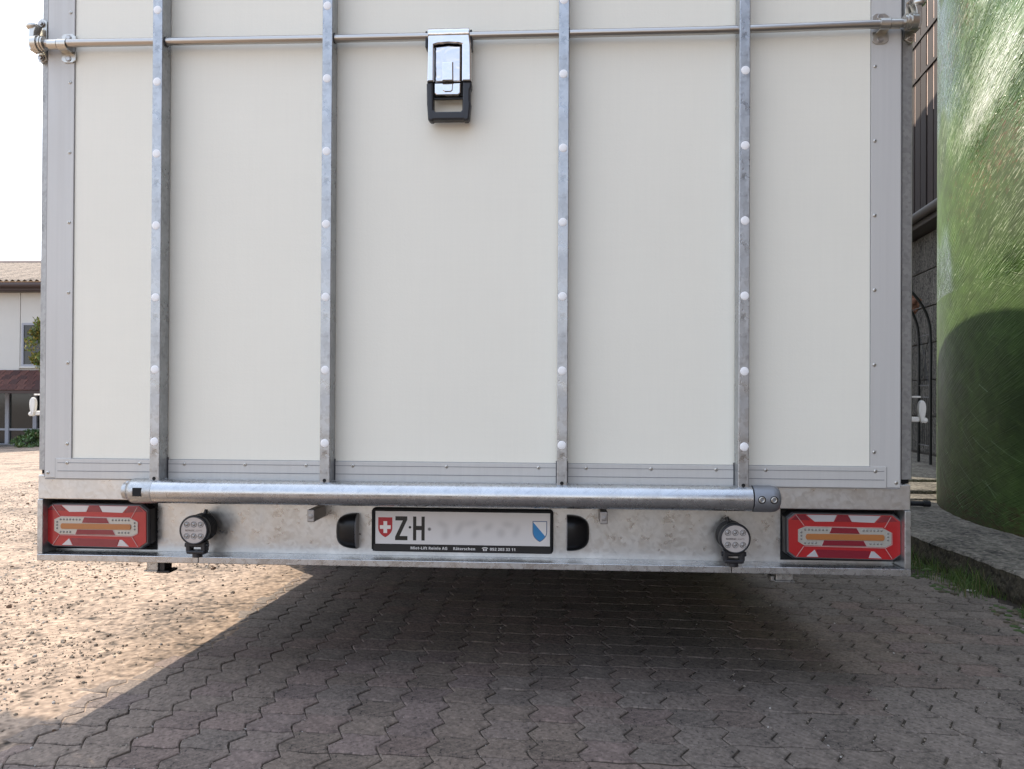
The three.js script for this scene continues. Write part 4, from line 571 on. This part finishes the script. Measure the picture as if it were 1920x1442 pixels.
// ---------------------------------------------------------------- house across the yard on the left, with plants
{
  const gy = -0.67, H = thing('house', 'pale house with tan corrugated roof and shingled canopy across the yard', 'house', [-15, gy, -18.95]);
  const wallM = std([0.56, 0.545, 0.5], 0.85, { map: grp }), brown = std([0.05, 0.03, 0.025], 0.6), frameM = std([0.3, 0.31, 0.34], 0.5), paneM = phys([0.02, 0.024, 0.024], 0.08, { specularIntensity: 1 });
  const X = (x) => x + 15, Y = (y) => y - gy;
  part('wall', box(-9, 5, Y(1.48), Y(4.0), -6, -0.03), wallM, H);
  for (let i = -8, k = 0; i < 5; i += 1.48, k++) part('wall_panel', box(i - 0.93 + 0.012, i + 0.55 - 0.012, Y(1.5), Y(3.8), -0.0295, 0, 0.004), wallM, H);
  part('base_wall', [box(-9, 5, 0, Y(1.479), -6, -0.25)], std([0.1, 0.1, 0.1], 0.8), H);
  { const w = new THREE.Group(); w.name = 'window'; H.add(w); part('frame', [box(0.01, 0.07, 2.3, 3.54, -0.02, 0.03), box(1.2, 1.26, 2.3, 3.54, -0.02, 0.03), box(0.07, 1.2, 2.3, 2.36, -0.02, 0.03), box(0.07, 1.2, 3.48, 3.54, -0.02, 0.03), box(0.6, 0.65, 2.36, 3.48, -0.015, 0.02)], frameM, w); part('pane', box(0.05, 1.22, 2.34, 3.5, -0.01, 0.006), paneM, w); part('sill', box(-0.05, 1.3, 2.25, 2.299, 0, 0.08, 0.005), wallM, w); }
  part('fascia', [box(-9.2, 5.2, Y(3.76), Y(3.98), 0.32, 0.36), cyl([-9.2, Y(3.9), 0.42], [5.2, Y(3.9), 0.42], 0.075, 0.075, 16), box(-9.2, 5.2, Y(3.74), Y(3.78), 0.0, 0.32)], brown, H);
  { // corrugated roof sheet
    const g = sheet(-9.3, 5.3, 520, -6.6, 0.46, 12, (x, z) => Y(4.03) + (0.42 - z) * 0.245 + 0.028 * Math.sin(x * 2 * Math.PI / 0.177)); part('roof', g, std([0.5, 0.4, 0.32], 0.9, { side: THREE.DoubleSide, map: concMap }), H);
    const g2 = sheet(-9.3, 5.3, 40, -13, -6.6, 4, (x, z) => Y(4.03) + 7.02 * 0.245 - (-6.6 - z) * 0.245); part('roof', g2, std([0.42, 0.34, 0.27], 0.9, { side: THREE.DoubleSide }), H);
    part('ridge_cap', cyl([-9.3, Y(4.05) + 7.02 * 0.245, -6.6], [5.3, Y(4.05) + 7.02 * 0.245, -6.6], 0.09, 0.09, 12), std([0.4, 0.32, 0.27], 0.9), H); }
  { // canopy of dark shingles over the shop front
    const C = new THREE.Group(); C.name = 'canopy'; H.add(C); const mats = [[0.13, 0.045, 0.036], [0.17, 0.065, 0.05], [0.09, 0.034, 0.03]].map((c) => std(c, 0.8, { map: concMap })); const R = rng(12), sg = box(-0.112, 0.112, -0.012, 0.012, -0.14, 0.14, 0.004, 1);
    for (let r = 0; r < 4; r++) for (let c = -20; c < 20; c++) { const m = new THREE.Mesh(sg, mats[Math.floor(R() * 3)]); m.name = 'shingle'; m.position.set(c * 0.232 + (r % 2) * 0.116 + 0.3, Y(0.98) + 0.05 + r * 0.135, 0.74 - r * 0.19); m.rotation.x = 0.62 + (R() - 0.5) * 0.05; m.rotation.z = (R() - 0.5) * 0.03; C.add(m); }
    part('canopy_deck', (() => { const g = box(-4.5, 5, -0.015, 0.015, -0.45, 0.45); g.rotateX(0.62); g.translate(0.2, Y(1.2), 0.42); return g; })(), brown, C);
    part('canopy_fascia', box(-4.5, 5.2, Y(0.86), Y(0.98), 0.8, 0.84), brown, C); }
  { // shop front under the canopy
    const f = new THREE.Group(); f.name = 'shop_window'; H.add(f); part('pane', box(-4.5, 5, 0.08, Y(0.9), -0.24, -0.23), paneM, f); const fr = [box(-4.5, 5, 0.0, 0.08, -0.24, -0.18), box(-4.5, 5, 0.46, 0.52, -0.229, -0.19)]; for (const x of [-4.5, -3.0, -1.8, -0.56, 0.27, 1.2, 2.4, 3.6]) fr.push(box(x - 0.05, x + 0.06, 0.0805, Y(0.88), -0.228, -0.17)); part('frame', fr, frameM, f); }
  part('plinth', box(-9, 5, 0, 0.06, -0.15, 0.35, 0.01), M.conc, H);
}
function leafGeo() { const g = new THREE.BufferGeometry(); const P = [0, 0, 0, 0.28, 0.45, 0.06, 0, 0.5, 0, 0, 0, 0, 0, 0.5, 0, -0.28, 0.45, 0.06, 0, 0.5, 0, 0.28, 0.45, 0.06, 0, 1, -0.04, 0, 0.5, 0, 0, 1, -0.04, -0.28, 0.45, 0.06]; g.setAttribute('position', new THREE.Float32BufferAttribute(P, 3)); g.computeVertexNormals(); return g; }
const LEAF = leafGeo();
function plant(name, label, category, pos, seed, o) {
  const t = thing(name, label, category, pos), R = rng(seed), limbs = [], items = [];
  limbs.push(tubeAlong([[0, 0, 0], [0.02, o.base * 0.6, 0.01], [0, o.base + o.h * 0.4, 0], [0.01, o.base + o.h * 0.85, 0]], o.trunk, 8, 16));
  for (let i = 0; i < o.clumps; i++) { const a = R() * 6.28, y = o.base + o.h * R(), q = (y - o.base) / o.h, rr = o.r * Math.sqrt(R()) * (o.cone ? 1 - 0.7 * q : Math.sin(Math.PI * (0.12 + 0.8 * q))), cx = Math.cos(a) * rr, cz = Math.sin(a) * rr, k = 0.65 + 0.7 * R();
    if (i % 3 === 0) limbs.push(cyl([0, Math.max(o.base * 0.5, y - rr * 0.7), 0], [cx, y, cz], o.trunk * 0.35, 0.003, 5));
    for (let j = 0; j < o.leaves; j++) { const s = o.leaf * (0.6 + 0.7 * R()), d = o.clump * Math.cbrt(R()), b = R() * 6.28, e = Math.acos(2 * R() - 1), c = R() < o.tipShare ? o.tip : o.col; items.push({ x: cx + d * Math.sin(e) * Math.cos(b), y: y + d * Math.cos(e) * 0.8, z: cz + d * Math.sin(e) * Math.sin(b), s, rx: (R() - 0.5) * 2.4, ry: R() * 6.28, rz: (R() - 0.5) * 2.4, c: c.map((v) => v * k * (0.8 + 0.4 * R())) }); } }
  part('trunk', limbs, std([0.11, 0.085, 0.06], 0.9), t);
  const P = [], C = [], o3 = new THREE.Object3D(), lp = LEAF.attributes.position, v = new THREE.Vector3();
  for (const it of items) { o3.rotation.set(it.rx, it.ry, it.rz); o3.position.set(it.x, it.y, it.z); o3.scale.setScalar(it.s); o3.updateMatrix(); for (let q = 0; q < lp.count; q++) { v.fromBufferAttribute(lp, q).applyMatrix4(o3.matrix); P.push(v.x, v.y, v.z); C.push(...it.c); } }
  const cg = new THREE.BufferGeometry(); cg.setAttribute('position', new THREE.Float32BufferAttribute(P, 3)); cg.setAttribute('color', new THREE.Float32BufferAttribute(C, 3)); cg.computeVertexNormals();
  const m = new THREE.Mesh(cg, phys([1, 1, 1], 0.6, { side: THREE.DoubleSide, transmission: 0.35, thickness: 0, vertexColors: true })); m.name = 'crown'; m.castShadow = m.receiveShadow = true; t.add(m); return t;
}
plant('young_tree', 'slim yellow-green tree standing before the house window', 'tree', [-13.42, -0.62, -17.55], 41, { base: 2.15, h: 1.25, r: 0.32, clumps: 46, leaves: 36, clump: 0.14, leaf: 0.085, trunk: 0.04, col: [0.13, 0.16, 0.03], tip: [0.32, 0.26, 0.04], tipShare: 0.3 });
plant('low_bush', 'low green bush at the foot of the house shop front', 'bush', [-13.75, -0.64, -17.9], 42, { base: 0.04, h: 0.4, r: 0.8, clumps: 60, leaves: 34, clump: 0.1, leaf: 0.085, trunk: 0.03, col: [0.07, 0.13, 0.03], tip: [0.2, 0.24, 0.09], tipShare: 0.15, cone: true });
// unseen shrub, added left of the frame to shade the near paving corner
plant('unseen_shrub', 'unseen leafy shrub on a bare stem, added left of the trailer tail for its shade', 'shrub', [-2.16, 0, -0.66], 43, { base: 1.3, h: 0.3, r: 0.16, clumps: 90, leaves: 90, clump: 0.06, leaf: 0.07, trunk: 0.014, col: [0.07, 0.12, 0.03], tip: [0.14, 0.2, 0.05], tipShare: 0.2 });

// ---------------------------------------------------------------- farmhouse added unseen beyond the trailer; it shades the shed wall
{
  const B = thing('hidden_farmhouse', 'rendered farmhouse added unseen in front of the trailer for its shade', 'house', [0, 0, 0]);
  const w = std([0.55, 0.53, 0.48], 0.9, { map: grp }), rf = std([0.16, 0.07, 0.05], 0.85);
  part('wall', box(0.3, 3.0, 0, 5.75, -15.5, -7.3), w, B);
  part('roof', (() => { const g = poly([[-0.1, 5.7], [3.2, 5.7], [3.2, 5.85], [1.65, 6.1], [-0.1, 5.85]], -15.7, -7.2); return g; })(), rf, B);
  for (const y of [1.0, 3.4]) part('window', box(1.2, 2.1, y, y + 1.2, -7.305, -7.27), phys([0.03, 0.03, 0.03], 0.1), B);
}
// ---------------------------------------------------------------- barn added unseen behind the viewer on the right; keeps the sky off the tank
{
  const B = thing('sky_blocker', 'added unseen dark timber barn standing behind and to the right', 'sky_blocker', [0, 0, 0]);
  const R = rng(61), w = [[0.07, 0.05, 0.038], [0.085, 0.06, 0.045], [0.06, 0.044, 0.034]].map((c) => std(c, 0.85));
  part('wall', [box(3.6, 3.8, 0, 6.2, 1.6, 14), box(3.8, 12, 0, 6.2, 1.6, 1.8), box(3.8, 12, 0, 6.2, 13.8, 14), box(12, 12.2, 0, 6.2, 1.6, 14)], w[0], B);
  for (let i = 0; i < 40; i++) part('wall_board', box(3.575, 3.599, 0.1, 6.15, 1.62 + i * 0.309, 1.62 + i * 0.309 + 0.3), w[Math.floor(R() * 3)], B);
  part('roof', (() => { const g = poly([[3.0, 6.2], [7.9, 8.6], [12.8, 6.2], [12.8, 6.35], [7.9, 8.78], [3.0, 6.35]], 1.2, 14.4); return g; })(), std([0.13, 0.06, 0.045], 0.85), B);
}
renderer.render(scene, camera);
